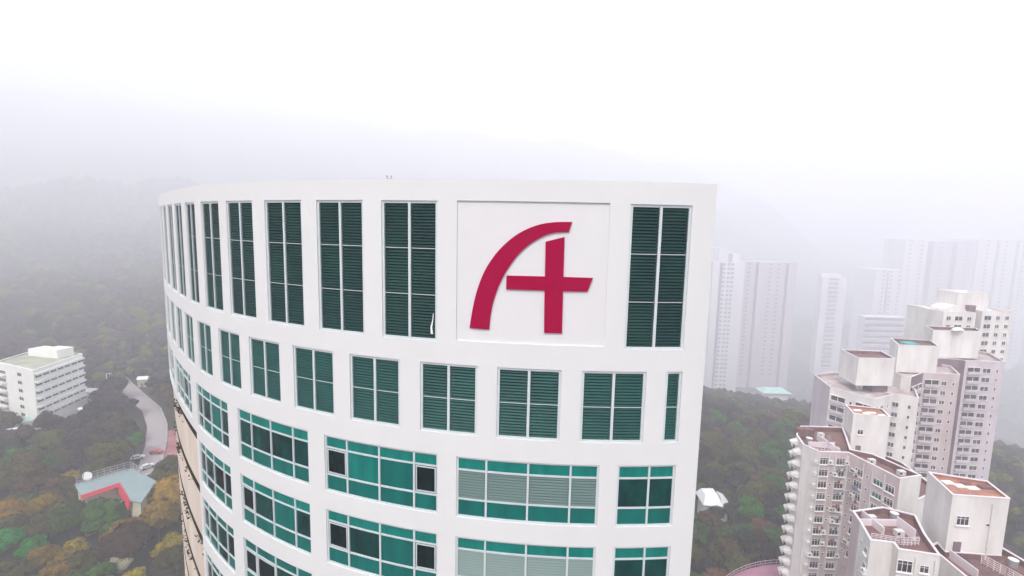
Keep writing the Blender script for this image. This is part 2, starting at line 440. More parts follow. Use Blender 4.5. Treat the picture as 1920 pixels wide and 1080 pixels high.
def louvre_window(s0, s1, zt, zb, nbars, panels=2):
    g = 0.004; s0 += g; s1 -= g; zt -= g; zb += g
    mb = MB(); w = 0.11
    frame_ring(mb, s0, s1, zb, zt, 0.06, 0.15, w)
    cols = [s0 + w]
    if panels == 2:
        c = (s0 + s1) / 2
        cbox(mb, c - 0.06, c + 0.06, zb + w, zt - w, 0.06, 0.15, FRAME)
        spans = [(s0 + w, c - 0.07), (c + 0.07, s1 - w)]
    else:
        spans = [(s0 + w, s1 - w)]
    for k in range(nbars):
        z = zt - (zt - zb) * (k + 1) / (nbars + 1) + random.uniform(-0.02, 0.02)
        for a, b in spans: cbox(mb, a, b, z - 0.014, z + 0.014, 0.08, 0.095, FRAME, 3)
    o = plain_build(mb, 'window', tower)
    for a, b in spans:
        lb = MB(); louvre(lb, a, b, zb + w, zt - w, 0.138, SLAT if nbars == 2 else SLAT2, LBACK)
        q = lb.build('louvre_panel'); q.parent = o
    return o
random.seed(3)
for k, (s0, s1, zt, zb) in enumerate(W1):
    o = louvre_window(s0, s1, zt, zb, 2)
    if k == 1:   # torn white strip hanging at the lower right of this louvre
        mb = MB()
        pts = [(12.40, -4.0, 0.012), (12.43, -4.3, 0.02), (12.50, -4.65, 0.04), (12.47, -4.95, 0.055)]
        for (a, z, w), (a2, z2, w2) in zip(pts, pts[1:]):
            mb.hexa([P(a - w, z, 0.10), P(a + w, z, 0.10), P(a + w, z, 0.13), P(a - w, z, 0.13), P(a2 - w2, z2, 0.10), P(a2 + w2, z2, 0.10), P(a2 + w2, z2, 0.13), P(a2 - w2, z2, 0.13)], WFRAME)
        q = mb.build('torn_strip'); q.parent = o
        q['label'] = 'torn white strip hanging loose on the louvre'
for k, (s0, s1, zt, zb) in enumerate(W2):
    louvre_window(s0, s1, zt, zb, 1, 1 if k == 0 else 2)

for _g in (TEAL, TEALD, TEALL, BLACKG):
    _n, _l = _g.node_tree.nodes, _g.node_tree.links
    _no = _n.new('ShaderNodeTexNoise'); _no.inputs['Scale'].default_value = 0.9; _no.inputs['Detail'].default_value = 1.5
    _ge = _n.new('ShaderNodeNewGeometry'); _l.new(_ge.outputs['Position'], _no.inputs['Vector'])
    _b = _n.new('ShaderNodeBump'); _b.inputs['Strength'].default_value = 0.5; _b.inputs['Distance'].default_value = 0.06
    _l.new(_no.outputs['Fac'], _b.inputs['Height']); _l.new(_b.outputs[0], _n['Principled BSDF'].inputs['Normal'])
GM = {'T': TEAL, 'D': TEALD, 'L': TEALL, 'K': BLACKG}
MID = {  # per storey, per bay: middle panes listed left to right as seen
    (0, 0): 'DD', (0, 1): 'BBBB', (0, 2): 'KLTK', (0, 3): 'DDDD', (0, 4): 'DDTD', (0, 5): 'DTDT', (0, 6): 'DTDT',
    (1, 0): 'DD', (1, 1): 'bbbb', (1, 2): 'KDTK', (1, 3): 'KDTD', (1, 4): 'KDKK',
    (2, 0): 'TD', (2, 1): 'BBTD', (2, 2): 'KTTK', (2, 3): 'KKDT', (2, 4): 'KDDK',
    (3, 0): 'DD', (3, 1): 'DDTT', (3, 2): 'TTDK', (3, 3): 'DKTD', (3, 4): 'KKKK',
    (4, 0): 'DT', (4, 1): 'bbDD', (4, 2): 'TDTD', (4, 3): 'KTTD', (4, 4): 'KDDK'}
def pane_window(r, i, s0, s1, zt, zb):
    g = 0.004; s0 += g; s1 -= g; zt -= g; zb += g
    mb = MB(); w = 0.09
    frame_ring(mb, s0, s1, zb, zt, 0.06, 0.15, w)
    fr = [0, 0.55, 1] if i == 0 else [0, 0.195, 0.49, 0.785, 1]
    if i == 0: fr = [0, 0.45, 1]
    cols = [s0 + (s1 - s0) * f for f in fr]
    H = zt - zb; z1 = zt - 0.215 * H; z2 = zb + 0.30 * H
    for c in cols[1:-1]: cbox(mb, c - 0.045, c + 0.045, zb + w, zt - w, 0.055, 0.15, FRAME)
    gp = MB(); bl = MB(); ncol = len(cols) - 1
    mid = MID[(r, i)]
    for k in range(ncol):
        a = cols[k] + (w if k == 0 else 0.05); b = cols[k + 1] - (w if k == ncol - 1 else 0.05)
        for z in (z1, z2): cbox(mb, a, b, z - 0.04, z + 0.04, 0.065, 0.15, FRAME)
        code = mid[ncol - 1 - k]
        def pane(za, zb2, m, d=0.11):
            n = 2; 
            for q in range(n):
                u = a + (b - a) * q / n; v = a + (b - a) * (q + 1) / n
                gp.face([P(v, za, d), P(u, za, d), P(u, zb2, d), P(v, zb2, d)], m)
        pane(z1 + 0.045, zt - w, TEALL if r < 2 else TEAL)
        pane(zb + w, z2 - 0.045, TEAL if (k + r) % 3 else TEALD if i == 4 else TEAL)
        if code in 'Bb':
            louvre(bl, a, b, z2 + 0.045, z1 - 0.045, 0.13, BLIND if code == 'B' else BLINDL, BLINDB, 0.09, 0.14)
        else:
            pane(z2 + 0.045, z1 - 0.045, GM[code], 0.11 + random.uniform(0, 0.012))
            if code == 'K' and i in (2, 3):       # hinged sash standing slightly open
                frame_ring(mb, a + 0.04, b - 0.04, z2 + 0.09, z1 - 0.09, 0.07, 0.10, 0.05)
    o = plain_build(mb, 'window', tower)
    q = gp.build('glass_pane'); q.parent = o
    if bl.f:
        q = bl.build('blind'); q.parent = o
for a in WIN3: pane_window(*a)

# emblem
def sign_strip(name, A_, B_, parent, d0=0.06, d1=-0.0):
    """two matching edge lines joined into a thick curved band"""
    mb = MB()
    n = len(A_) - 1
    for i in range(n):
        a0, a1, b0, b1 = A_[i], A_[i + 1], B_[i], B_[i + 1]
        for k in range(2):
            f0, f1 = k / 2, (k + 1) / 2
            q = lambda p, r, f, d: P(p[0] + (r[0] - p[0]) * f, p[1] + (r[1] - p[1]) * f, d)
            mb.face([q(a0, b0, f0, d1), q(a1, b1, f0, d1), q(a1, b1, f1, d1), q(a0, b0, f1, d1)], CRIMSON)
        for e0, e1 in ((a0, a1), (b1, b0)): mb.face([P(*e0, d1), P(*e0, d0), P(*e1, d0), P(*e1, d1)], CRIMSON)
    for e0, e1 in ((A_[0], B_[0]), (A_[-1], B_[-1])): mb.face([P(*e0, d1), P(*e0, d0), P(*e1, d0), P(*e1, d1)], CRIMSON)
    return plain_build(mb, name, parent)
def resample(pts, n):
    L = [0]
    for a, b in zip(pts, pts[1:]): L.append(L[-1] + math.hypot(b[0] - a[0], b[1] - a[1]))
    # smooth curve through the points (Catmull-Rom), then even spacing
    fine = []
    for i in range(len(pts) - 1):
        p0 = pts[max(i - 1, 0)]; p1 = pts[i]; p2 = pts[i + 1]; p3 = pts[min(i + 2, len(pts) - 1)]
        for k in range(12):
            t = k / 12
            fine.append(tuple(0.5 * (2 * p1[c] + (p2[c] - p0[c]) * t + (2 * p0[c] - 5 * p1[c] + 4 * p2[c] - p3[c]) * t * t + (3 * p1[c] - p0[c] - 3 * p2[c] + p3[c]) * t ** 3) for c in (0, 1)))
    fine.append(pts[-1])
    D = np.concatenate([[0], np.cumsum(np.hypot(*np.diff(np.array(fine), axis=0).T))])
    u = np.linspace(0, D[-1], n); f = np.array(fine)
    return list(zip(np.interp(u, D, f[:, 0]), np.interp(u, D, f[:, 1])))
OUTER = [(10.65, -4.55), (10.51, -3.62), (10.31, -2.77), (9.98, -1.92), (9.49, -1.16), (8.92, -0.57), (8.35, -0.17), (7.67, 0.12), (7.03, 0.24), (6.24, 0.27)]
INNER = [(9.75, -4.57), (9.70, -3.92), (9.57, -3.24), (9.35, -2.58), (9.08, -2.01), (8.76, -1.50), (8.40, -1.05), (8.01, -0.71), (7.61, -0.45), (7.22, -0.27), (6.85, -0.19), (6.37, -0.17)]
emb = thing('emblem_sign', 'large crimson emblem of a curved stroke and a cross on the white panel', 'sign', P(8, -4.6, 0))
sign_strip('curved_stroke', resample(OUTER, 34), resample(INNER, 34), emb)
mb = MB()
def slabq(p):   # four (s, z) corners -> thick piece
    mb.hexa([P(*q, 0.0) for q in p] + [P(*q, 0.06) for q in p], CRIMSON)
slabq([(7.335, -2.11), (6.53, -2.11), (6.54, -0.38), (7.35, -0.60)])
slabq([(7.335, -2.73), (6.525, -2.73), (6.53, -2.11), (7.335, -2.11)])
slabq([(7.30, -4.61), (6.51, -4.61), (6.525, -2.73), (7.335, -2.73)])
slabq([(9.02, -2.73), (8.2, -2.73), (8.2, -2.115), (9.02, -2.12)]); slabq([(8.2, -2.73), (7.335, -2.73), (7.335, -2.11), (8.2, -2.115)])
slabq([(6.525, -2.73), (5.47, -2.73), (5.25, -2.12), (6.53, -2.11)])
plain_build(mb, 'cross_stroke', emb)

# tiny fittings on the parapet
mb = MB()
x, y, _ = P(14.62, TOP, 0.18)
for dx, r in ((-0.09, 0.035), (0.10, 0.03)):
    mb.cyl((x + dx, y, TOP), (x + dx, y, TOP + 0.10), 0.012, 0.012, STEEL, 6); mb.cyl((x + dx, y, TOP + 0.10), (x + dx, y, TOP + 0.16), r, r, STEEL, 8)
mb.bar((x - 0.12, y, TOP + 0.03), (x + 0.13, y, TOP + 0.03), 0.02, STEEL)
tag(mb.build('roof_light'), 'tiny pair of grey light fittings standing on the tower parapet', 'light')

# creeping planting in the ledges of the beige flank
random.seed(11)
ORD = ['topmost', 'second from the top', 'third from the top', 'fourth from the top', 'lowest']
for k, (a, b, zt, zb) in enumerate(SLOTS[:4]):
    mb = MB(); cl = [random.uniform(a + 0.5, b - 1) for _ in range(5)]
    for q in range(80):
        s = min(max(random.choice(cl) + random.gauss(0, 1.1), a + 0.1), b - 0.3); h = random.uniform(-0.45, 0.2) if math.sin(s * 0.9 + k * 1.7) > 0.55 else random.uniform(-0.05, 0.15)
        z = zb + h; d = random.uniform(-0.02, 0.25) if h > 0 else random.uniform(-0.03, 0.2)
        p = Vector(P(s, z, d)); u = Vector((random.uniform(-1, 1), random.uniform(-1, 1), random.uniform(-1, 1))).normalized() * random.uniform(0.04, 0.09)
        v = Vector((random.uniform(-1, 1), random.uniform(-1, 1), random.uniform(-1, 1))).normalized() * random.uniform(0.04, 0.11)
        mb.face([p - u - v, p + u - v, p + u + v, p - u + v], PLANTER)
    tag(mb.build('creeper'), 'dark creeper growing along the %s ledge of the beige tower flank' % ORD[k], 'creeper', 'creepers in the ledges of the tower flank', kind='stuff')

# ------------------------------------------------------------------ buildings: generic pieces
def win_mesh(w, h, m=PANE, proud=0.06, sill=True, cross=True):
    """frame mesh in local coordinates: x along wall, y outwards, z up, centred"""
    fr = MB(); t = 0.07
    fr.box(-w / 2, w / 2, 0, proud, h / 2 - t, h / 2, WFRAME); fr.box(-w / 2, w / 2, 0, proud, -h / 2, -h / 2 + t, WFRAME)
    fr.box(-w / 2, -w / 2 + t, 0, proud, -h / 2 + t, h / 2 - t, WFRAME); fr.box(w / 2 - t, w / 2, 0, proud, -h / 2 + t, h / 2 - t, WFRAME)
    if cross:
        n = 3 if w > 1.3 else 2
        for k in range(1, n):
            x = -w / 2 + w * k / n; fr.box(x - 0.03, x + 0.03, 0, proud - 0.01, -h / 2 + t, h / 2 - t, WFRAME)
        if h > 0.9:
            fr.box(-w / 2 + t, w / 2 - t, 0, proud - 0.02, h * 0.2, h * 0.2 + 0.05, WFRAME)
    if sill: fr.box(-w / 2 - 0.1, w / 2 + 0.1, 0, proud + 0.22, -h / 2 - 0.12, -h / 2 - 0.002, WFRAME)
    pn = MB(); pn.box(-w / 2 + t, w / 2 - t, 0.004, 0.02, -h / 2 + t, h / 2 - t, m)
    return fr.mesh('window'), pn.mesh('pane')
def merged_win(w, h, m=PANE, sill=True, cross=True):
    fr = MB(); t = 0.08
    fr.box(-w / 2, w / 2, 0, 0.08, h / 2 - t, h / 2, WFRAME); fr.box(-w / 2 - 0.1, w / 2 + 0.1, 0, 0.25, -h / 2 - 0.1, -h / 2, WFRAME)
    fr.box(-w / 2, -w / 2 + t, 0, 0.08, -h / 2, h / 2 - t, WFRAME); fr.box(w / 2 - t, w / 2, 0, 0.08, -h / 2, h / 2 - t, WFRAME)
    if cross: fr.box(-0.04, 0.04, 0, 0.07, -h / 2, h / 2 - t, WFRAME)
    fr.box(-w / 2 + t, w / 2 - t, 0.004, 0.03, -h / 2, h / 2 - t, m)
    return fr.mesh('window')
AC_ME = MB(); AC_ME.box(-0.45, 0.45, 0.02, 0.5, -0.3, 0.3, ACMAT); AC_ME.box(-0.55, 0.55, 0.0, 0.62, -0.37, -0.305, WFRAME)
AC_ME.cyl((0.12, 0.505, 0), (0.12, 0.52, 0), 0.2, 0.2, PANE, 10)
AC_MESH = AC_ME.mesh('air_conditioner')
def hood_mesh():
    mb = MB()
    mb.hexa([(-0.9, 0, -0.5), (0.9, 0, -0.5), (0.7, 1.3, -0.15), (-0.7, 1.3, -0.15), (-0.9, 0, 0.55), (0.9, 0, 0.55), (0.7, 1.25, 0.1), (-0.7, 1.25, 0.1)], RWHITE)
    mb.box(-0.6, 0.6, 0.9, 1.0, -0.9, -0.5, WFRAME)
    return mb.mesh('hood')
HOOD_MESH = hood_mesh()

def edge_frame(p0, p1, out=None):
    d = Vector((p1[0] - p0[0], p1[1] - p0[1])); L = d.length; d /= L
    n = Vector((d.y, -d.x))
    mid = Vector(((p0[0] + p1[0]) / 2, (p0[1] + p1[1]) / 2))
    if n.dot(mid) > 0: n = -n           # outward side faces the open side towards the camera
    ang = math.atan2(n.y, n.x) - math.pi / 2
    return d, n, L, ang

def put(parent, name, me, p, ang, child=None, label=None):
    """part in world coordinates under a thing at parent.location"""
    o = bpy.data.objects.new(name, me); COL.objects.link(o); o.parent = parent
    o.location = Vector(p) - parent.location; o.rotation_euler = (0, 0, ang)
    if parent.get('category') == 'high-rise': o.scale = (parent['far_scale'],) * 3
    if child is not None:
        c = bpy.data.objects.new(child[0], child[1]); COL.objects.link(c); c.parent = o
    if label: o['label'] = label
    return o

def wall_windows(parent, p0, p1, offs, z_top, fh, nfl, meshes, skip=0.0, off=0.0, ac=0.0):
    d, n, L, ang = edge_frame(p0, p1)
    for k in range(nfl):
        for j, t in enumerate(offs):
            if random.random() < skip: continue
            me = meshes[j % len(meshes)]
            x = p0[0] + d.x * t + n.x * off; y = p0[1] + d.y * t + n.y * off; z = z_top - k * fh
            if isinstance(me, tuple): put(parent, 'window', me[0], (x, y, z), ang, ('pane', me[1]))
            else: put(parent, 'window', me, (x, y, z), ang)
            if random.random() < ac:
                s = random.choice((-1.1, 1.1)); put(parent, 'air_conditioner', AC_MESH, (x + d.x * s, y + d.y * s, z - 0.1), ang)

def inset(poly, t):
    n = len(poly); out = []
    area = sum(poly[i][0] * poly[(i + 1) % n][1] - poly[(i + 1) % n][0] * poly[i][1] for i in range(n))
    sg = 1 if area > 0 else -1
    for i in range(n):
        a = Vector(poly[i - 1]); b = Vector(poly[i]); c = Vector(poly[(i + 1) % n])
        d1 = (b - a).normalized(); d2 = (c - b).normalized()
        n1 = Vector((-d1.y, d1.x)) * sg; n2 = Vector((-d2.y, d2.x)) * sg
        m = n1 + n2; k = m.dot(n1)
        m = m / max(k, 0.45)
        out.append((b.x + m.x * t, b.y + m.y * t))
    return out
def block(parent, poly, ztop, zbot, wall=RWHITE, roof=ROOFR, par=0.9, t=0.22, wname='wall', walls=None, coping=RAILW):
    """a hollow-topped block: walls, parapet with coping, sunk roof"""
    mb = MB(); n = len(poly); ins = inset(poly, t)
    for i in range(n):
        a, b = poly[i], poly[(i + 1) % n]; ia, ib = ins[i], ins[(i + 1) % n]
        m = (walls or {}).get(i, wall)
        mb.face([(*a, zbot), (*b, zbot), (*b, ztop - 0.08), (*a, ztop - 0.08)], m)
        mb.face([(*ib, ztop - par), (*ia, ztop - par), (*ia, ztop - 0.08), (*ib, ztop - 0.08)], roof)
    # coping slightly wider than the wall
    o2 = inset(poly, -0.05); i2 = inset(poly, t + 0.05)
    for i in range(n):
        j = (i + 1) % n
        mb.face([(*o2[i], ztop), (*o2[j], ztop), (*i2[j], ztop), (*i2[i], ztop)], coping)
        mb.face([(*o2[i], ztop - 0.14), (*o2[j], ztop - 0.14), (*o2[j], ztop), (*o2[i], ztop)], coping)
        mb.face([(*i2[j], ztop - 0.14), (*i2[i], ztop - 0.14), (*i2[i], ztop), (*i2[j], ztop)], coping)
    o = plain_build(mb, wname, parent)
    rb = MB(); rb.face([(*p, ztop - par) for p in ins], roof)
    plain_build(rb, 'roof', parent)
    return o
def rail(mb, pts, h, m, step=1.2, n=2, w=0.06):
    for a, b in zip(pts, pts[1:]):
        a = Vector(a); b = Vector(b); L = (b - a).length; k = max(1, int(L / step))
        for q in range(n): mb.bar(a + Vector((0, 0, h * (q + 1) / n)), b + Vector((0, 0, h * (q + 1) / n)), w, m)
        for q in range(k + 1):
            p = a.lerp(b, q / k); mb.bar(p, p + Vector((0, 0, h)), w, m)

W_BIG = win_mesh(1.55, 1.25); W_MED = win_mesh(1.15, 1.15); W_SM = win_mesh(0.6, 0.5, sill=False, cross=False); W_GRN = win_mesh(1.9, 1.2, PANEG)
W_TALL = win_mesh(1.9, 1.8)
W_BIG2 = win_mesh(1.75, 1.45)
FH = 2.5
random.seed(5)

# ---- nearer pair: tower A (close, lower right) and tower B (behind it)
A = thing('apartment_tower', 'nearest apartment tower, its tall lift box topped by a rusty roof with pale hatches', 'apartment block', (62, 68, -97), 'stepped apartment towers on the right')
coreA = [(66.1, 69.8), (73.9, 69.1), (75.5, 74.3), (68.3, 76.9)]
block(A, coreA, -38.0, -97, RWHITE, ROOFO, 0.5, 0.18, wname='lift_box')
F1 = [(56.1, 76.0), (55.2, 73.0), (53.5, 68.3), (56.5, 67.8), (56.1, 66.3), (61.1, 65.1), (63.1, 70.2), (65.7, 75.2), (62.0, 77.4)]
block(A, F1, -44.5, -97, RWHITE, ROOFR, 1.1, walls={0: RPINK})
F2 = [(63.3, 70.4), (64.5, 68.7), (64.3, 66.5), (64.0, 60.0), (72.0, 58.0), (76.5, 66.0), (75.8, 72.0), (75.0, 73.8), (73.7, 69.3), (66.3, 69.9), (66.8, 72.0)]
block(A, F2, -47.0, -97, RWHITE, ROOFR, 1.0)
wall_windows(A, (56.1, 66.3), (61.1, 65.1), [1.0, 3.4], -47.0, FH, 8, [W_TALL, W_MED], ac=0.5)
wall_windows(A, (53.5, 68.3), (55.2, 73.0), [1.2, 3.4], -47.0, FH, 9, [W_MED, W_SM], ac=0.2)
wall_windows(A, (64.3, 66.5), (64.0, 60.0), [1.8, 4.5], -49.6, FH, 6, [W_MED])
mb = MB()   # clothes-drying rails, divider walls and bits on the roofs
rail(mb, [(54.6, 69.6, -45.6), (58.2, 68.6, -45.6), (61.2, 68.9, -45.6)], 1.3, RAILW, 0.6, 5, 0.06)
mb.box(57.6, 57.75, 71.2, 76.2, -45.6, -44.4, RAILW); mb.box(55.6, 62, 73.6, 73.75, -45.6, -44.5, RAILW); mb.box(61.4, 61.55, 70.0, 73.6, -45.6, -43.9, RAILW)
plain_build(mb, 'divider', A)
mb = MB(); rail(mb, [(70.3, 68.4, -48.0), (71.2, 65.5, -48.0), (72.8, 60.0, -48.0)], 1.5, RAILW, 0.7, 5, 0.06); plain_build(mb, 'railing', A)
mb = MB(); mb.box(66.5, 66.65, 65.0, 69.5, -48.0, -46.6, RAILW); plain_build(mb, 'divider', A)
mb = MB(); 
for x, y, w, h in ((69.2, 74.2, 1.5, 1.1), (70.2, 73.2, 1.4, 1.0), (71.6, 72.6, 1.6, 0.9)):
    mb.box(x - w / 2, x + w / 2, y - h / 2, y + h / 2, -38.49, -38.3, WFRAME)
mb.box(73.0, 74.6, 72.4, 73.4, -38.49, -38.15, ROOFR); mb.box(71.3, 72.6, 73.8, 74.4, -38.49, -38.32, ROOFR)
plain_build(mb, 'roof_hatch', A)
mb = MB(); mb.box(-0.55, 0.55, 0.01, 0.06, -1.0, 1.0, RDARK); put(A, 'door', mb.mesh('door'), (67.6, 69.66, -46.4), edge_frame((66.1, 69.8), (73.9, 69.1))[3])
put(A, 'window', W_SM[0], (71.4, 69.3, -42.4), edge_frame((66.1, 69.8), (73.9, 69.1))[3], ('pane', W_SM[1]))
put(A, 'window', W_BIG2[0], (67.9, 69.63, -42.0), edge_frame((66.1, 69.8), (73.9, 69.1))[3], ('pane', W_BIG2[1]))

B = thing('apartment_tower', 'cream apartment tower with jagged white hoods all down its left edge', 'apartment block', (72, 98, -97), 'stepped apartment towers on the right')
coreB = [(73.7, 102.7), (80.5, 101.3), (82.4, 106.2), (75.6, 108.3)]
block(B, coreB, -38.0, -97, RWHITE, ROOFO, 0.5, 0.18, wname='lift_box')
G1 = [(62.3, 103.4), (60.8, 98.3), (62.2, 95.1), (67.9, 94.9), (70.3, 84.6), (75.3, 86.0), (73.6, 91.4), (72.4, 94.6), (69.4, 96.4), (72.9, 103.0), (75.4, 108.0), (66.0, 108.2)]
block(B, G1, -43.2, -97, RWHITE, ROOFR, 1.1, walls={2: RPINK, 3: RPINK})
G2 = [(69.6, 96.5), (72.5, 94.8), (73.8, 91.5), (75.5, 86.2), (82.5, 90.0), (84.0, 101.0), (82.4, 106.0), (80.6, 101.2), (73.6, 102.5)]
block(B, G2, -48.0, -97, RWHITE, ROOFR, 0.9)
wall_windows(B, (62.2, 95.1), (67.9, 94.9), [1.15, 2.7, 4.4], -45.2, FH, 14, [W_BIG2, W_SM, W_BIG2], ac=0.3)
wall_windows(B, (67.9, 94.9), (70.3, 84.6), [0.9, 2.7, 4.5, 6.7, 9.0], -46.1, FH, 8, [W_SM, W_BIG2, W_SM, W_GRN, W_BIG2], ac=0.2)
d, n, L, ang = edge_frame((62.3, 103.4), (60.8, 98.3))
for k in range(17):
    for t in (0.9, 3.6):
        z = -44.6 - k * FH * 0.5 * 2 if t < 2 else -45.6 - k * FH
        put(B, 'hood', HOOD_MESH, (62.3 + d.x * t, 103.4 + d.y * t, z), ang)
d, n, L, ang = edge_frame((60.8, 98.3), (62.2, 95.1))
mb = MB(); mb.box(-0.25, 0.25, 0, 0.5, -0.35, 0.35, RWHITE); LED = mb.mesh('ledge')
for k in range(12):
    put(B, 'ledge', LED, (62.1, 95.35, -45.6 - k * FH), ang)
mb = MB()
mb.box(66.5, 66.7, 95.5, 103, -44.25, -42.9, RAILW); mb.box(62.5, 68, 99.2, 99.4, -44.25, -43.1, RAILW)
rail(mb, [(62.5, 97.2, -44.05), (67.0, 96.4, -44.05)], 1.2, RAILW, 0.6, 3, 0.07)
mb.box(63.0, 66.3, 103.5, 105.2, -44.05, -42.2, ROOFR)
plain_build(mb, 'roof_railing', B)
mb = MB()
for x, y, w in ((76.5, 105.6, 1.6), (78.5, 104.2, 2.0), (80.0, 103.0, 1.4), (77.2, 103.8, 1.2)):
    mb.box(x - w / 2, x + w / 2, y - 0.35, y + 0.35, -38.49, -38.25, WFRAME)
plain_build(mb, 'roof_hatch', B)
an = edge_frame((73.7, 102.7), (80.5, 101.3))[3]
put(B, 'window', W_MED[0], (75.3, 102.38, -42.0), an, ('pane', W_MED[1]))
mb = MB(); mb.box(-0.5, 0.5, 0.01, 0.06, -0.95, 0.95, RDARK); put(B, 'door', mb.mesh('door'), (75.2, 102.40, -46.0), an)

def clutter(parent, spots, z):
    for x, y, k in spots:
        mb = MB()
        if k == 't':
            mb.cyl((x, y, z), (x, y, z + 1.1), 0.6, 0.6, STEEL, 12); mb.cyl((x, y, z + 1.1), (x, y, z + 1.2), 0.64, 0.3, WFRAME, 12); plain_build(mb, 'water_tank', parent)
        elif k == 'b':
            mb.box(x - 0.6, x + 0.6, y - 0.4, y + 0.4, z, z + 0.9, ACMAT); mb.box(x - 0.5, x - 0.1, y - 0.42, y - 0.405, z + 0.3, z + 0.7, PANE); plain_build(mb, 'roof_box', parent)
        else:
            mb.cyl((x, y, z), (x, y, z + 3.2), 0.05, 0.03, STEEL, 5)
            for q in range(4): mb.bar((x - 0.6, y, z + 2.2 + q * 0.25), (x + 0.6, y, z + 2.2 + q * 0.25), 0.04, STEEL)
            plain_build(mb, 'aerial', parent)
clutter(A, [(58.5, 75.0, 'b'), (62.6, 75.6, 't'), (60.0, 71.2, 'b')], -45.6)
clutter(A, [(68.0, 62.5, 'b'), (74.6, 68.0, 't')], -48.0)
clutter(B, [(64.0, 101.5, 't'), (68.5, 104.8, 'b'), (70.9, 92.5, 'b'), (73.2, 88.0, 'b'), (66.0, 98.3, 'a')], -44.3)
clutter(B, [(79.0, 96.0, 'b'), (77.6, 91.0, 't')], -48.9)
def pipes(parent, p0, p1, offs, z0, z1):
    d, n, L, ang = edge_frame(p0, p1)
    for t in offs:
        mb = MB(); mb.box(-0.07, 0.07, 0.02, 0.17, z0 - z1, 0, ACMAT); put(parent, 'pipe', mb.mesh('pipe'), (p0[0] + d.x * t, p0[1] + d.y * t, z1), ang)
pipes(B, (62.2, 95.1), (67.9, 94.9), [0.15, 2.1, 3.3, 5.5], -97, -43.9)
pipes(B, (67.9, 94.9), (70.3, 84.6), [0.2, 3.6, 5.5, 7.9], -97, -43.9)
pipes(B, (60.8, 98.3), (62.2, 95.1), [1.8], -97, -43.9)
pipes(A, (56.1, 66.3), (61.1, 65.1), [2.2, 4.6], -97, -45.4)
pipes(A, (66.1, 69.8), (73.9, 69.1), [5.6], -47.9, -39)
RACK = MB()
for q in range(4): RACK.bar((-0.8 + 0.53 * q, 0.02, 0), (-0.8 + 0.53 * q, 1.1, 0.08), 0.04, STEEL)
for q in range(3): RACK.bar((-0.85, 0.4 + 0.33 * q, 0.05), (0.85, 0.4 + 0.33 * q, 0.05), 0.03, STEEL)
RACK_ME = RACK.mesh('drying_rack')
CLOTH = [mat('laundry_%s' % n_, c_, 0.9, 0.1) for n_, c_ in (('white', (0.7, 0.7, 0.7)), ('red', (0.45, 0.08, 0.08)), ('blue', (0.10, 0.16, 0.35)), ('grey', (0.25, 0.25, 0.28)))]
random.seed(9)
for par_, p0, p1, offs in ((B, (62.2, 95.1), (67.9, 94.9), (1.15, 4.4)), (B, (67.9, 94.9), (70.3, 84.6), (2.7, 9.0)), (A, (56.1, 66.3), (61.1, 65.1), (1.0,))):
    d, n, L, ang = edge_frame(p0, p1)
    for k in range(11):
        for t in offs:
            if random.random() < 0.45:
                pos = (p0[0] + d.x * t, p0[1] + d.y * t, -46.35 - FH * k)
                put(par_, 'drying_rack', RACK_ME, pos, ang)
                if random.random() < 0.6:
                    mb = MB(); x = -0.7
                    while x < 0.5:
                        w_ = random.uniform(0.25, 0.5); mb.box(x, x + w_, 0.7, 0.73, -random.uniform(0.5, 0.9), 0.04, random.choice(CLOTH)); x += w_ + 0.08
                    put(par_, 'laundry', mb.mesh('laundry'), pos, ang)

# ---- the farther stepped group
FH2 = 3.05
MW2 = merged_win(1.5, 1.3); MW1 = merged_win(0.7, 1.0, cross=False); MW3 = merged_win(2.6, 1.5)
_b = MB(); _b.box(-1.9, 1.9, 0.004, 0.05, -0.6, 0.9, PANE); _b.box(-2.0, 2.0, 0.0, 0.7, -1.3, -0.5, RLILAC); _b.box(-0.08, 0.08, 0, 0.1, -0.5, 0.9, WFRAME); _b.box(-2.0, 2.0, 0.0, 0.3, 0.9, 1.05, RWHITE); BALC = _b.mesh('balcony')
C = thing('apartment_tower', 'white apartment tower under the leftmost and lowest of three big blank roof boxes', 'apartment block', (104, 138, -100), 'stepped apartment towers on the right')
M1 = [(99.7, 158.8), (96.7, 145.8), (102.5, 135.4), (111.1, 139.9), (110.8, 142.0), (116.6, 137.3), (122.5, 146), (121, 160), (108, 162)]
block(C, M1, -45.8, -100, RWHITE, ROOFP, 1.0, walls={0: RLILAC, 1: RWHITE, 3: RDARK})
cC = [(102.4, 143.1), (113.4, 143.4), (116.0, 152.5), (104.0, 153.3)]
block(C, cC, -36.0, -44.4, RWHITE, ROOFR, 1.0, 0.25, wname='roof_box')
for x in (106.5, 109.5, 113):
    mb = MB(); mb.box(x - 0.6, x + 0.6, 146.6, 148, -100, -43.0, RWHITE); plain_build(mb, 'column', C)
mb = MB(); mb.box(108.5, 113, 144.5, 152, -100, -43.5, RDARK); plain_build(mb, 'stair_core', C)
wall_windows(C, (102.5, 135.4), (111.1, 139.9), [1.7, 4.3, 7.4], -49.0, FH2, 13, [MW2, MW2, MW1])
wall_windows(C, (96.7, 145.8), (102.5, 135.4), [2.5, 6.0, 9.3], -49.0, FH2, 12, [BALC, MW1, BALC])
wall_windows(C, (110.8, 142.0), (116.6, 137.3), [2.4, 5.6], -49.0, FH2, 14, [MW2, MW1])

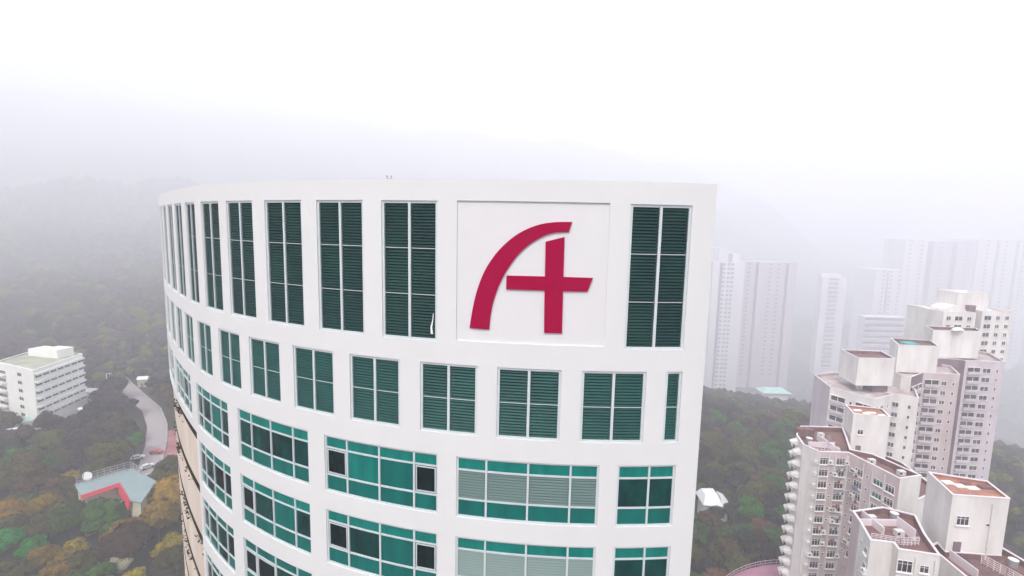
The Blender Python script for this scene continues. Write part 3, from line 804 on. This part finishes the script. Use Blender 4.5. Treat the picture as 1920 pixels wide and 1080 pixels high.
D = thing('apartment_tower', 'white apartment tower whose blank roof box is the middle of three, teal sheet on top', 'apartment block', (128, 150, -100), 'stepped apartment towers on the right')
M3 = [(119.5, 148.0), (121.0, 146.0), (129.0, 151.4), (139.0, 149.8), (145, 160), (140, 168), (122, 160)]
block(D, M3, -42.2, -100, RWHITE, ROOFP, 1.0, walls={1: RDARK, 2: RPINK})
cD = [(127.0, 157.5), (137.3, 156.2), (139.0, 164.6), (126.8, 165.6)]
cD = [(121.5, 153.0), (133.6, 152.2), (138.0, 160.8), (126.8, 163.4)]
block(D, cD, -34.0, -42.8, RWHITE, ROOFR, 1.0, 0.25, wname='roof_box')
mb = MB(); mb.box(127.5, 131.5, 157.2, 160.5, -34.99, -34.5, mat('teal_sheet', (0.05, 0.42, 0.40), 0.6)); plain_build(mb, 'roof_sheet', D)
wall_windows(D, (129.0, 151.4), (139.0, 149.8), [2.6, 6.0, 8.6], -45.4, FH2, 15, [BALC, MW2, MW1])
wall_windows(D, (121.0, 146.0), (129.0, 151.4), [2.4, 6.8], -46.5, FH2, 13, [BALC])

E_ = thing('apartment_tower', 'lilac white apartment tower under the farthest of three big blank roof boxes', 'apartment block', (142, 152, -100), 'stepped apartment towers on the right')
M4 = [(141.2, 162.2), (148.4, 161.0), (149.2, 159.5), (161.5, 158.8), (168, 171), (165, 182), (147, 176)]
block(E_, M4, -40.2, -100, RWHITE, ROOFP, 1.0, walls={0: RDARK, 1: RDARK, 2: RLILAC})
cE_ = [(141.5, 164.2), (157.2, 163.9), (161.0, 170.0), (145.0, 172.0)]
block(E_, cE_, -31.2, -40.6, RWHITE, ROOFR, 1.0, 0.25, wname='roof_box')
wall_windows(E_, (149.2, 159.5), (161.5, 158.8), [2.9, 6.9, 10.2], -43.4, FH2, 16, [BALC, MW3, MW1])
wall_windows(E_, (141.2, 162.2), (148.4, 161.0), [1.6, 4.4], -44.5, FH2, 14, [MW2])
mb = MB(); mb.hexa([(147, 162, -30.9), (151, 163, -30.9), (151, 165, -30.9), (147, 164, -30.9), (148, 162.5, -30.2), (150, 163.2, -30.2), (150, 164.6, -30.2), (148, 164, -30.2)], WFRAME); plain_build(mb, 'roof_hatch', E_)

Fh = thing('apartment_tower', 'pale apartment tower behind the blank roof boxes, with a dark slot and vaulted roof', 'apartment block', (166, 182, -100), 'stepped apartment towers on the right')
block(Fh, [(153.7, 175), (164.6, 174.4), (164.8, 192), (153.9, 192)], -26.6, -100, RWHITE, RWHITE, 0.8)
block(Fh, [(167.2, 174.8), (178.4, 175.4), (178.4, 194), (167.0, 194)], -26.0, -100, RWHITE, RWHITE, 0.8)
mb = MB(); mb.box(164.62, 167.18, 177.5, 190, -100, -24.5, RDARK); plain_build(mb, 'light_well', Fh)
block(Fh, [(161.5, 179), (172.8, 179), (172.8, 188), (161.5, 188)], -20.0, -28, RWHITE, RWHITE, 0.6, wname='stair_top')
mb = MB(); 
for k in range(8):
    t0, t1 = math.pi * k / 8, math.pi * (k + 1) / 8
    mb.hexa([(159 - 4 * math.cos(t0), 176.5, -26.8 + 2.4 * math.sin(t0)), (159 - 4 * math.cos(t1), 176.5, -26.8 + 2.4 * math.sin(t1)), (159 - 4 * math.cos(t1), 176.5, -27.2), (159 - 4 * math.cos(t0), 176.5, -27.2),
             (159 - 4 * math.cos(t0), 183, -26.8 + 2.4 * math.sin(t0)), (159 - 4 * math.cos(t1), 183, -26.8 + 2.4 * math.sin(t1)), (159 - 4 * math.cos(t1), 183, -27.2), (159 - 4 * math.cos(t0), 183, -27.2)], RWHITE)
plain_build(mb, 'vault', Fh)
wall_windows(Fh, (153.7, 175), (164.6, 174.4), [1.8, 5.2, 8.8], -28.8, FH2, 6, [MW2, MW3, MW2])
wall_windows(Fh, (167.2, 174.8), (178.4, 175.4), [2.2, 6.0, 9.4], -28.4, FH2, 14, [MW3, MW2, MW2])

# ---- far towers in the haze
def far_tower(x0, x1, y0, depth, ztop, zbot, label, cols, nfl, q=2.55, fh=2.9, m=FARW, recess=(), caps=(), wm=None, steps=None, name='far_tower'):
    x0, x1, y0, depth, ztop, zbot, fh = (v * q for v in (x0, x1, y0, depth, ztop, zbot, fh))
    recess = [(a * q, b * q) for a, b in recess]; caps = [tuple(v * q for v in c) for c in caps]; cols = [c * q for c in cols]
    t = thing(name, label, 'high-rise', ((x0 + x1) / 2, y0 + depth / 2, zbot), 'high-rises fading into the mist')
    t['far_scale'] = q / 1.9
    xs = [x0]
    for r0, r1 in recess: xs += [r0, r1]
    xs.append(x1)
    mb = MB()
    for i in range(0, len(xs) - 1, 2):
        zt = ztop + (steps[i // 2] if steps else 0)
        mb.box(xs[i], xs[i + 1], y0, y0 + depth, zbot, zt, m)
        mb.box(xs[i] - 0.15, xs[i + 1] + 0.15, y0 - 0.15, y0 + depth + 0.15, zt, zt + 0.6, m)
    plain_build(mb, 'wall', t)
    if recess:
        mb = MB()
        for r0, r1 in recess: mb.box(r0 + 0.01, r1 - 0.01, y0 + 5, y0 + depth - 0.5, zbot, ztop - 1.5, FARD)
        plain_build(mb, 'light_well', t)
    for c in caps:
        mb = MB(); mb.box(c[0], c[1], y0 + 3, y0 + depth - 3, ztop - 1, ztop + c[2], m); plain_build(mb, 'roof_room', t)
    for c in cols: wall_windows(t, (x0, y0), (x1, y0), [c], ztop - 3.0, fh, nfl, [wm or FW1])
    return t
FWF = MB(); FWF.box(-1.7, 1.7, 0.004, 0.15, -1.1, 1.1, FARD); FWF.box(-1.9, 1.9, 0, 0.8, -1.6, -1.12, WFRAME); FW1 = FWF.mesh('window')
FWF = MB(); FWF.box(-6.1, 6.1, 0.004, 0.1, -1.0, 1.0, FARD); FWF.box(-6.4, 6.4, 0, 1.3, -1.8, -1.02, WFRAME); FWB = FWF.mesh('window')
FWF = MB(); FWF.box(-20, 20, 0.004, 0.1, -1.4, 1.4, FARD); FWF.box(-21, 21, 0, 1.1, -2.1, -1.42, WFRAME); FWS = FWF.mesh('window')
far_tower(131, 152, 325, 22, -20, -110, 'white slab tower dotted with windows, standing nearest behind the curved tower corner', [7.5, 10.5, 13.0], 31, caps=[(135, 141, 9), (144, 149, 6)], recess=[(135.6, 137.6)])
far_tower(154, 190, 332, 20, -20, -106, 'very wide grey pink housing slab with two dark vertical slots in the mist', [4, 18.5, 24], 27, m=FARP, recess=[(162.5, 164.5), (182.5, 184.5)])
far_tower(201.5, 217.5, 322, 5, -28, -92, 'slim pale tower with stacked balcony bands and an arched crown', [7.5], 21, m=FARW, caps=[(201, 214, 2.2)], wm=FWB)
far_tower(188.5, 210, 262, 5, -43.5, -104, 'low white office slab striped with grey horizontal window bands', [10.7], 16, fh=3.2, wm=FWS)
far_tower(250, 272, 342, 20, -24, -110, 'faint grey tower directly behind the striped office slab', [6, 11, 17], 28, q=3.3, m=FARW, recess=[(258, 259.5)])
far_tower(276, 292, 352, 20, -3, -112, 'tallest faint tower left of the two widest ones at the right edge', [4, 12], 36, q=3.5, m=FARW)
far_tower(296, 326, 352, 24, -4, -112, 'faint pinkish tower with one slot, behind the domed stair top', [6, 24], 36, q=3.5, m=FARP, recess=[(309, 313)])
far_tower(331, 372, 356, 26, -2, -112, 'faint broad tower fading out at the right edge of the view', [7, 20, 33], 30, q=3.5, m=FARW, recess=[(344, 346.5), (358, 360.5)])

g = thing('low_building', 'low building with a pale aqua roof at the foot of the far slab', 'building', (231, 424, -165))
mb = MB(); mb.box(221, 242, 418, 430, -168, -138, FARW); plain_build(mb, 'wall', g)
mb = MB(); mb.hexa([(219, 416, -138), (244, 416, -138), (244, 432, -138), (219, 432, -138), (223, 421, -135.5), (240, 421, -135.5), (240, 427, -135.5), (223, 427, -135.5)], TEALROOF); plain_build(mb, 'roof', g)

# ---- white house among the trees on the right
h = thing('small_house', 'small house with a white faceted roof among the trees right of the tower', 'house', (70.5, 162, -98))
mb = MB(); mb.box(67.0, 75.0, 158.8, 165.0, -99, -91.9, WBLD); plain_build(mb, 'wall', h)
mb = MB()
mb.hexa([(66.2, 158, -91.8), (72.6, 157.2, -91.8), (73.2, 166, -91.8), (66.4, 166.4, -91.8), (67.6, 160.5, -89.4), (71.6, 159.8, -89.2), (71.8, 164.6, -89.2), (67.8, 164.8, -89.4)], CARW)
mb.hexa([(72.7, 158.4, -92.2), (76.2, 159.2, -92.6), (76.0, 164.6, -92.6), (73.3, 165.6, -92.2), (72.7, 160.0, -89.9), (74.8, 160.6, -90.6), (74.8, 163.4, -90.6), (73.0, 164.2, -89.9)], CARW)
plain_build(mb, 'roof', h)

# ---- curved terrace with railing below the apartment towers
tr = thing('curved_terrace', 'curved pink terrace with a railing at the foot of the apartment towers', 'terrace', (71.4, 87.8, -98))
cx, cy, r = 71.4, 87.8, 29.3
pts = [(cx + r * math.sin(a), cy + r * math.cos(a)) for a in np.radians(np.arange(-75, 46, 3.0))]
mb = MB(); mb.prism(list(reversed(pts)) + [(cx - 20, cy - 6), (cx + 20, cy - 6)][::1], -98, -83.4, TERR); plain_build(mb, 'floor', tr)
mb = MB(); rail(mb, [(x, y, -83.4) for x, y in [(cx + (r - 0.25) * math.sin(a), cy + (r - 0.25) * math.cos(a)) for a in np.radians(np.arange(-75, 46, 3.0))]], 1.4, RAILP, 0.8, 2, 0.10); plain_build(mb, 'railing', tr)

# ---- left: white institutional block
wb = thing('office_block', 'white block with rows of sunshaded windows and a white roof room, far left', 'building', (-200, 205, -90))
Q = [(-187.8, 190.1), (-190.6, 216.0), (-216.0, 221.0), (-213.5, 200.5)]
block(wb, Q, -60.0, -92, WBLD, WROOF, 0.6, 0.5, coping=WBLD)
mb = MB(); mb.prism([(-203, 210.2), (-195, 208.6), (-193, 214.5), (-201, 216.5)], -60.5, -56.8, WBLD); mb.prism([(-211, 212.2), (-203.1, 210.4), (-201.3, 216.0), (-209, 218)], -60.5, -57.4, WBLD); plain_build(mb, 'roof_room', wb)
ww = MB(); ww.box(-1.45, 1.45, 0.004, 0.06, -0.75, 0.5, PANE); ww.box(-1.3, -1.2, 0, 0.12, -0.5, 0.5, WFRAME); ww.box(-0.05, 0.05, 0, 0.1, -0.5, 0.5, WFRAME); WWM = ww.mesh('window')
dd, nn, LL, aa = edge_frame(Q[0], Q[1])
for k in range(6):
    z = -62.6 - k * 3.35
    sh = MB(); sh.box(-LL / 2 + 0.3, LL / 2 - 0.2, 0.0, 1.0, -0.2, 0.2, WBLD); sh.box(-LL / 2 + 0.3, LL / 2 - 0.2, 0.8, 1.0, -0.55, -0.2, WBLD)
    put(wb, 'sunshade', sh.mesh('sunshade'), ((Q[0][0] + Q[1][0]) / 2, (Q[0][1] + Q[1][1]) / 2, z + 0.75), aa)
    wall_windows(wb, Q[0], Q[1], [2.3 + 3.7 * j for j in range(7)], z - 0.15, 3.35, 1, [WWM])
wall_windows(wb, Q[3], Q[0], [17.5], -63.0, 3.35, 6, [WWM])
bal = MB(); bal.box(-3.0, 3.0, 0.004, 0.08, -0.7, 1.0, PANE); bal.box(-3.2, 3.2, 0.0, 1.3, -1.0, -0.2, WBLD); BALM = bal.mesh('balcony')
d3, n3, L3, a3 = edge_frame(Q[3], Q[0])
for k in range(5): put(wb, 'balcony', BALM, (Q[3][0] + d3.x * 4.0, Q[3][1] + d3.y * 4.0, -64.2 - 3.35 * k), a3)

# ---- left: roof-deck building with red fascia
db = thing('pavilion', 'low building with a grey green roof deck, railings and bright red fascia among the trees', 'building', (-114, 138, -95))
DK = [(-127.8, 138.5), (-118.9, 148.9), (-105.5, 141.0), (-101.5, 129.5), (-105.2, 130.4), (-115.3, 139.6), (-120.6, 132.2)]
mb = MB(); mb.prism(DK, -78.5, -78.0, DECKM); plain_build(mb, 'roof_deck', db)
mb = MB(); mb.prism(inset(DK, 0.5), -96, -78.5, CREAM); plain_build(mb, 'wall', db)
mb = MB()
for a, b in ((DK[4], DK[5]), (DK[5], DK[6])):
    d, n, L, ang = edge_frame(a, b)
    zl = -80.6 if a == DK[4] else -78.9
    mb.hexa([(a[0], a[1], zl), (b[0], b[1], zl), (b[0] + n.x * 0.7, b[1] + n.y * 0.7, zl), (a[0] + n.x * 0.7, a[1] + n.y * 0.7, zl),
             (a[0], a[1], -77.85), (b[0], b[1], -77.85), (b[0] + n.x * 0.2, b[1] + n.y * 0.2, -77.85), (a[0] + n.x * 0.2, a[1] + n.y * 0.2, -77.85)], REDM)
plain_build(mb, 'fascia', db)
mb = MB(); rail(mb, [(-127.3, 138.6, -78.0), (-118.8, 148.3, -78.0), (-113.5, 145.2, -78.0)], 2.2, STEEL, 1.6, 3, 0.12); rail(mb, [(-126.0, 137.2, -78.0), (-118.2, 146.0, -78.0)], 1.2, STEEL, 1.6, 2, 0.10); plain_build(mb, 'railing', db)
mb = MB(); mb.cyl((-125.6, 140.6, -77.9), (-125.6, 140.6, -76.6), 0.12, 0.12, STEEL, 6)
for k in range(6):
    t0, t1 = k / 6, (k + 1) / 6
    mb.cyl((-125.6 + 0.25 * t0, 140.6 - 0.5 * t0 * t0, -76.4), (-125.6 + 0.25 * t1, 140.6 - 0.5 * t1 * t1, -76.4 + 0.02), 0.2 + 1.1 * math.sqrt(t0), 0.2 + 1.1 * math.sqrt(t1), WFRAME, 14)
plain_build(mb, 'dish', db)

# ---- small things on the left
def car(loc, rz, m, label):
    t = thing('parked_car', label, 'car', loc, 'cars parked by the forest road', rz)
    b = MB(); prof = [(-2.1, 0.35), (2.1, 0.35), (2.15, 0.8), (1.1, 0.95), (0.5, 1.4), (-1.3, 1.42), (-1.9, 0.95), (-2.15, 0.85)]
    L = [(x, -0.85, z) for x, z in prof]; Rr = [(x, 0.85, z) for x, z in prof]; n = len(prof)
    b.face(L[::-1], m); b.face(Rr, m)
    for i in range(n): b.face([L[i], L[(i + 1) % n], Rr[(i + 1) % n], Rr[i]], m)
    b.build('body', t)
    w = MB(); w.box(-1.55, 0.75, -0.87, 0.87, 1.0, 1.3, PANE); w.build('window', t)
    for x in (-1.3, 1.3):
        for y in (-0.8, 0.8):
            q = MB(); q.cyl((x, y - 0.1, 0.33), (x, y + 0.1, 0.33), 0.33, 0.33, RUBBER, 10); q.build('wheel', t)
for (x, y, rz, m, lb) in ((-134.5, 171.5, 0.6, CARW, 'white car parked at the left end of the red paving'), (-127.5, 166.5, 1.0, CARW, 'white car nearest the tower on the red paving'),
                          (-131.0, 176.0, 0.2, CARR, 'dull red car on the pale bend of the road'), (-124.6, 160.2, 0.9, CARW, 'white car beside the mustard tree above the roof deck')):
    car((x, y, gz(x, y) + 0.75), rz, m, lb)
p = thing('lamp_post', 'tall pale lamp post standing beside the white shed on the left', 'lamp post', (-189, 226, gz(-189, 226)))
mb = MB(); mb.cyl((0, 0, 0), (0, 0, 13), 0.22, 0.14, WFRAME, 8); mb.build('pole', p)
mb = MB(); mb.bar((0, 0, 12.8), (1.6, 0, 13.1), 0.16, WFRAME); mb.box(1.3, 2.2, -0.2, 0.2, 13.0, 13.2, WFRAME); mb.build('lamp_head', p)
def shed(loc, sx, sy, h, mroof, mwall, label, name='shed', rz=0.0):
    t = thing(name, label, 'shed', loc, None, rz)
    b = MB(); b.box(-sx / 2, sx / 2, -sy / 2, sy / 2, 0, h, mwall); b.box(-0.5, 0.5, -sy / 2 - 0.03, -sy / 2 - 0.004, 0, 2.0, RDARK); b.build('wall', t)
    b = MB(); b.hexa([(-sx / 2 - 0.4, -sy / 2 - 0.4, h), (sx / 2 + 0.4, -sy / 2 - 0.4, h), (sx / 2 + 0.4, sy / 2 + 0.4, h), (-sx / 2 - 0.4, sy / 2 + 0.4, h),
                   (-sx / 2 - 0.4, -0.1, h + 1.2), (sx / 2 + 0.4, -0.1, h + 1.2), (sx / 2 + 0.4, 0.1, h + 1.2), (-sx / 2 - 0.4, 0.1, h + 1.2)], mroof); b.build('roof', t)
shed((-193, 222, gz(-193, 222)), 5, 4, 6.0, CARW, CARW, 'small white shed beside the pale lamp post')
shed((-193.5, 193.5, gz(-193.5, 193.5)), 9, 5, 4.5, TEALROOF, WBLD, 'shed with a pale aqua roof at the foot of the white block', rz=1.3)
shed((-187.0, 179.5, gz(-187, 179.5)), 6, 4, 5.5, CARW, BLUEC, 'blue walled shed with white roof below the white block', rz=0.6)
shed((-178.5, 203.0, gz(-178.5, 203)), 6, 4, 5.5, CARW, WBLD, 'low white shed among trees right of the white block', rz=0.9)
shed((-187, 246, gz(-187, 246)), 4, 4, 4.0, CARW, CREAM, 'tiny white hut beyond the bend of the pale road', rz=0.3)

# ------------------------------------------------------------------ trees
def ico(sub):
    import bmesh
    bm = bmesh.new(); bmesh.ops.create_icosphere(bm, subdivisions=sub, radius=1.0)
    v = np.array([q.co[:] for q in bm.verts]); f = np.array([[q.index for q in fa.verts] for fa in bm.faces]); bm.free()
    return v, f
ICO1, ICO2, ICO3 = ico(1), ico(2), ico(3)
def lump(v, rng, amp=0.16):
    n = np.zeros(len(v))
    for fr, a in ((2.3, 1.0), (4.7, 0.6), (9.0, 0.35)):
        k = rng.normal(size=3) * fr; ph = rng.uniform(0, 6.28); k2 = rng.normal(size=3) * fr
        n += a * np.sin(v @ k + ph) * np.cos(v @ k2 + ph * 1.7)
    return v * (1 + amp * n)[:, None]
def crown_mesh(name, seed, spread=4.0, height=4.2, nb=17, leaves=1500):
    rng = np.random.default_rng(seed)
    V = []; Fc = []; base = 0
    blobs = []
    for i in range(nb):
        a = rng.uniform(0, 6.283); rr = math.sqrt(rng.uniform(0, 1)) * spread * 0.72
        br = rng.uniform(0.95, 1.75) * (1.15 - 0.35 * rr / spread)
        z = height * (1.0 - (rr / spread) ** 2 * 0.75) * rng.uniform(0.45, 0.95) - 0.2
        blobs.append((np.array([rr * math.cos(a), rr * math.sin(a), z]), br))
    blobs.append((np.array([0, 0, height * 0.35]), spread * 0.5))
    for c, br in blobs:
        v, f = ICO2
        vv = lump(v, rng, 0.17) * np.array([br, br, br * 0.78]) + c
        V.append(vv); Fc.append(f + base); base += len(vv)
    V = np.concatenate(V); Fc = np.concatenate(Fc)
    verts = V.tolist(); faces = Fc.tolist()
    # leaf sprays standing off the blobs
    for i in range(leaves):
        c, br = blobs[rng.integers(0, len(blobs))]
        d = rng.normal(size=3); d /= np.linalg.norm(d); 
        if d[2] < -0.3: d[2] *= -1
        p = c + d * np.array([br, br, br * 0.78]) * rng.uniform(0.96, 1.3)
        u = rng.normal(size=3); u -= d * u.dot(d) * 0.7; u /= np.linalg.norm(u); w = np.cross(d, u) + rng.normal(size=3) * 0.3
        s1, s2 = rng.uniform(0.2, 0.5), rng.uniform(0.16, 0.42)
        b = len(verts)
        verts += [(p - u * s1).tolist(), (p + w * s2).tolist(), (p + u * s1 + d * 0.08).tolist(), (p - w * s2 * 0.7).tolist()]
        faces.append([b, b + 1, b + 2, b + 3])
    me = bpy.data.meshes.new(name); me.from_pydata(verts, [], faces)
    me.materials.append(L_OLIVE)
    me.polygons.foreach_set('use_smooth', [len(f) == 3 for f in faces]); me.update()
    return me
CROWNS = [crown_mesh('crown', 20 + k, spread=s, height=h, nb=n) for k, (s, h, n) in enumerate([(4.2, 4.4, 18), (3.8, 5.0, 16), (4.8, 3.8, 22), (4.0, 4.2, 15), (3.4, 4.8, 13), (5.0, 4.6, 24)])]
def trunk_mesh():
    mb = MB(); mb.cyl((0, 0, -6), (0.15, 0.1, 0.2), 0.34, 0.2, TRUNK, 8)
    for a in (0.4, 2.3, 4.4): mb.cyl((0.1, 0.08, -0.8), (1.7 * math.cos(a), 1.7 * math.sin(a), 1.4), 0.14, 0.06, TRUNK, 6)
    return mb.mesh('trunk')
TRUNK_ME = trunk_mesh()
def tree(x, y, sc, ci, m, label, group='trees of the hillside forest', name='broadleaf_tree', dz=0.0, rz=0.0):
    t = thing(name, label, 'tree', (x, y, gz(x, y) + dz), group, rz)
    hgt = 5.6 * sc
    c = bpy.data.objects.new('crown', CROWNS[ci]); COL.objects.link(c); c.parent = t; c.location = (0, 0, hgt * 0.75); c.scale = (sc, sc, sc * random.uniform(0.9, 1.15))
    c.material_slots[0].link = 'OBJECT'; c.material_slots[0].material = m
    k = bpy.data.objects.new('trunk', TRUNK_ME); COL.objects.link(k); k.parent = t; k.location = (0, 0, hgt * 0.75); k.scale = (sc, sc, sc)
    return t

def seg_dist(px, py, pts):
    best = 1e9
    for (x0, y0), (x1, y1) in zip(pts, pts[1:]):
        dx, dy = x1 - x0, y1 - y0; t = max(0, min(1, ((px - x0) * dx + (py - y0) * dy) / (dx * dx + dy * dy)))
        best = min(best, math.hypot(px - x0 - t * dx, py - y0 - t * dy))
    return best
ROAD_NEAR = ROAD_PTS[1:]
def blocked(x, y, tall=True):
    # road and paving, with a clear strip on the camera side
    k = 0.94
    if seg_dist(x, y, ROAD_NEAR) < 4.8 or (178 < y < 235 and seg_dist(x / k, y / k, ROAD_NEAR) < 4.2): return True
    if seg_dist(x, y, [(-141, 195), (-132, 183), (-122, 171)]) < 6.5: return True
    for cx_, cy_, r_ in ((-115, 143, 8.5), (-104.5, 135.5, 6), (-121.5, 141, 6), (-201, 206, 17), (-190, 200, 9), (-186, 190, 7), (-193, 193, 7), (-192, 222, 5), (-190, 219.5, 5), (-187, 179.5, 4), (-178, 203, 4.5), (-187, 246, 5),
                         (71, 162, 7.5), (68, 155, 3), (64, 68, 17), (70, 90, 20), (72, 104, 15), (58, 100, 9), (101, 138, 20), (126, 150, 19), (142, 154, 19), (166, 184, 19), (231, 424, 17), (226, 409, 12), (-130, 150, 3.5),
                         (360, 856, 48), (439, 872, 60), (530, 841, 40), (500, 691, 50)):
        if math.hypot(x - cx_, y - cy_) < r_: return True
    if -32 < x < 14 and 18 < y < 82: return True
    if math.hypot(x - 71.4, y - 87.8) < 31 and y > 70: return True
    return False

rng = np.random.default_rng(77)
random.seed(77)
cand = []
cell = 7.2
for i in range(-60, 60):
    for j in range(8, 75):
        x = i * cell + rng.uniform(-2.6, 2.6) + (j % 2) * cell / 2; y = j * cell * 0.9 + rng.uniform(-2.6, 2.6)
        r = math.hypot(x, y); az = math.degrees(math.atan2(x, y))
        if r < 95 or r > 380 or not -64 < az < 56: continue
        if blocked(x, y): continue
        cand.append((r, az, x, y))
def in_view(r, az):
    if az < 0: return -47.5 < az < -33.4 and r > 138
    return (20.6 < az < 34.0 and r > 124) or (43.5 < az < 47.5 and 100 < r < 200)
vis = sorted([c for c in cand if in_view(c[0], c[1])])
SPECIAL = [  # x, y, scale, crown, material, label
    (-131.0, 119.0, 1.2, 2, L_BRIGHT, 'vivid bright green tree at the lower left corner'),
    (-122.5, 118.5, 1.05, 3, L_BRIGHT, 'vivid bright green tree with small crown, right neighbour of the corner one'),
    (-98.0, 116.5, 0.75, 0, L_FLOWER, 'cream blossoming tree in the mustard woods at the bottom'),
    (-93.5, 116.0, 0.5, 3, L_FLOWER, 'small cream blossoming tree right beside the larger blossoming one'),
    (-139.0, 130.0, 1.1, 1, L_ORANGE, 'orange tinged tree at the left edge of the picture'),
    (-97.5, 130.5, 1.45, 4, L_MUST, 'golden mustard tree right of the red fascia beside the tower'),
    (-100.5, 140.5, 1.6, 2, L_ORANGE, 'golden tree behind the roof deck next to the tower'),
    (-112.0, 130.0, 1.25, 5, L_GREEN, 'fresh green tree in front of the red fascia'),
    (-116.0, 132.5, 1.3, 0, L_GREEN, 'fresh green tree below the left end of the red fascia'),
    (-122.0, 129.0, 1.3, 1, L_GREEN, 'leafy green tree at the left corner of the grey green roof deck'),
    (-100.0, 122.5, 1.35, 2, L_BROWN, 'brown tree below the right arm of the roof deck'),
    (68.3, 153.6, 0.85, 4, L_DARK, 'dark tree standing right in front of the white faceted roof'),
    (75.6, 156.0, 0.9, 1, L_DARK, 'dark tree covering the right wall of the white roofed house'),
    (54.5, 117.0, 1.1, 5, L_RUST, 'rust red tree beside the lower right corner of the curved tower'),
    (48.5, 108.0, 1.0, 2, L_GREEN, 'green tree at the very foot of the curved tower corner'),
    (80.5, 153.5, 1.2, 0, L_GREEN, 'green tree right of the white roofed house'),
]
sp_xy = [(a[0], a[1]) for a in SPECIAL]
vis = [c for c in vis if all(math.hypot(c[2] - a, c[3] - b) > 5.5 for a, b in sp_xy)]
N_IND = 300 - len(SPECIAL)
ind, rest = vis[:N_IND], vis[N_IND:]
for x, y, s, ci, m, lb in SPECIAL: tree(x, y, s, ci, m, lb, None, dz=1.2 if m is L_FLOWER else 0.3, rz=random.uniform(0, 6))
KINDS = {'m': (L_MUST, 'mustard crowned tree'), 'o': (L_OLIVE, 'olive green tree'), 'b': (L_BROWN, 'brownish tree'),
         'g': (L_GREEN, 'green tree'), 'd': (L_DARK, 'dark dense tree'), 'p': (L_PURP, 'dull purplish brown tree'), 'r': (L_RUST, 'rust coloured tree')}
for r, az, x, y in ind:
    n1 = math.sin(x * 0.09 + 1.0) + math.cos(y * 0.11 + x * 0.03)
    if az < 0 and r < 186 + (-40 - az) * 1.5 and not (az > -41 and r > 166): k = random.choice('mmmmog')
    elif az < 0 and r < 205: k = random.choice('oobbmg') 
    elif az < 0: k = random.choice('obdppgob' if n1 > 0 else 'bppdddo')
    else: k = random.choice('ogdodbr' if n1 > 0 else 'dpdobg')
    if az < 0: side = ('at the lower left below the roof deck' if r < 166 else 'beside the red fascia and roof deck' if r < 190 else 'between the roof deck and the white block' if r < 218 else 'near the pale road' if r < 248 else 'behind the white block')
    elif az < 40: side = ('by the curved terrace' if r < 152 else 'near the white faceted roof' if r < 190 else 'up the slope behind the white faceted roof' if r < 240 else 'below the far towers')
    else: side = 'at the right edge behind the apartments'
    sc = random.uniform(0.78, 1.28)
    m, lb = KINDS[k]
    lb = ('large ' if sc > 1.11 else 'small ' if sc < 0.93 else '') + lb + ' ' + side
    t = tree(x, y, sc, random.randrange(6), m, lb, lb.replace('tree', 'trees'), rz=random.uniform(0, 6.28))

def forest(name, pts, sub_fn, mats, seed):
    rg = np.random.default_rng(seed)
    V = []; F_ = []; M_ = []; base = 0
    for (x, y, z, r, h) in pts:
        v, f = sub_fn(math.hypot(x, y))
        vv = lump(v, rg, 0.2) * np.array([r, r, h]) + np.array([x, y, z])
        V.append(vv); F_.append(f + base); base += len(vv)
        M_.append(np.full(len(f), int(rg.integers(0, len(mats)))))
    V = np.concatenate(V); F_ = np.concatenate(F_); M_ = np.concatenate(M_)
    me = bpy.data.meshes.new(name)
    me.vertices.add(len(V)); me.vertices.foreach_set('co', V.astype(np.float32).ravel())
    me.loops.add(F_.size); me.loops.foreach_set('vertex_index', F_.astype(np.int32).ravel())
    me.polygons.add(len(F_)); me.polygons.foreach_set('loop_start', np.arange(0, F_.size, 3, dtype=np.int32))
    for m in mats: me.materials.append(m)
    me.polygons.foreach_set('material_index', M_.astype(np.int32)); me.update(calc_edges=True); me.validate()
    me.polygons.foreach_set('use_smooth', [True] * len(me.polygons))
    return link(name, me)
pts = []
for r, az, x, y in rest + [c for c in cand if not in_view(c[0], c[1])]:
    for q in range(3):
        xx, yy = x + rng.uniform(-2, 2), y + rng.uniform(-2, 2); s = rng.uniform(2.2, 3.6)
        pts.append((xx, yy, gz(xx, yy) + rng.uniform(3.5, 6.5), s, s * rng.uniform(0.8, 1.1)))
rr = 384.0
while rr < 1900:
    st = 8.0 + (rr - 384) * 0.013
    na = int(rr * math.radians(124) / st)
    for q in range(na):
        az = math.radians(-66 + 124 * (q + rng.uniform(-0.4, 0.4)) / na); r_ = rr + rng.uniform(-3.5, 3.5)
        x, y = r_ * math.sin(az), r_ * math.cos(az)
        if blocked(x, y): continue
        s = st * rng.uniform(0.5, 0.85); pts.append((x, y, gz(x, y) + s * 0.55, s, s * rng.uniform(0.8, 1.2)))
    rr += st * 0.9
tag(forest('forest', pts, lambda r: ICO2 if r < 330 else ICO1, [L_OLIVE, L_PURP, L_DARK, L_PURP, L_PURP, L_DARK], 5), 'hazy forest covering the far slopes and hills', 'forest', kind='stuff')

# ------------------------------------------------------------------ haze
mb = MB(); mb.box(-5600, 5600, -5600, 5600, -420, HAZE_TOP, WHITE)
hz = mb.mesh('haze'); hz.materials.clear()
hm = bpy.data.materials.new('haze_air'); hm.use_nodes = True
hn = hm.node_tree.nodes; hn.clear()
pv = hn.new('ShaderNodeVolumePrincipled'); pv.inputs['Color'].default_value = (0.958, 0.965, 1.0, 1); pv.inputs['Density'].default_value = HAZE_DENSITY
pv.inputs['Anisotropy'].default_value = 0.0
ho = hn.new('ShaderNodeOutputMaterial'); hm.node_tree.links.new(pv.outputs[0], ho.inputs['Volume'])
hz.materials.append(hm)
tag(link('haze', hz), None, None, kind='stuff')
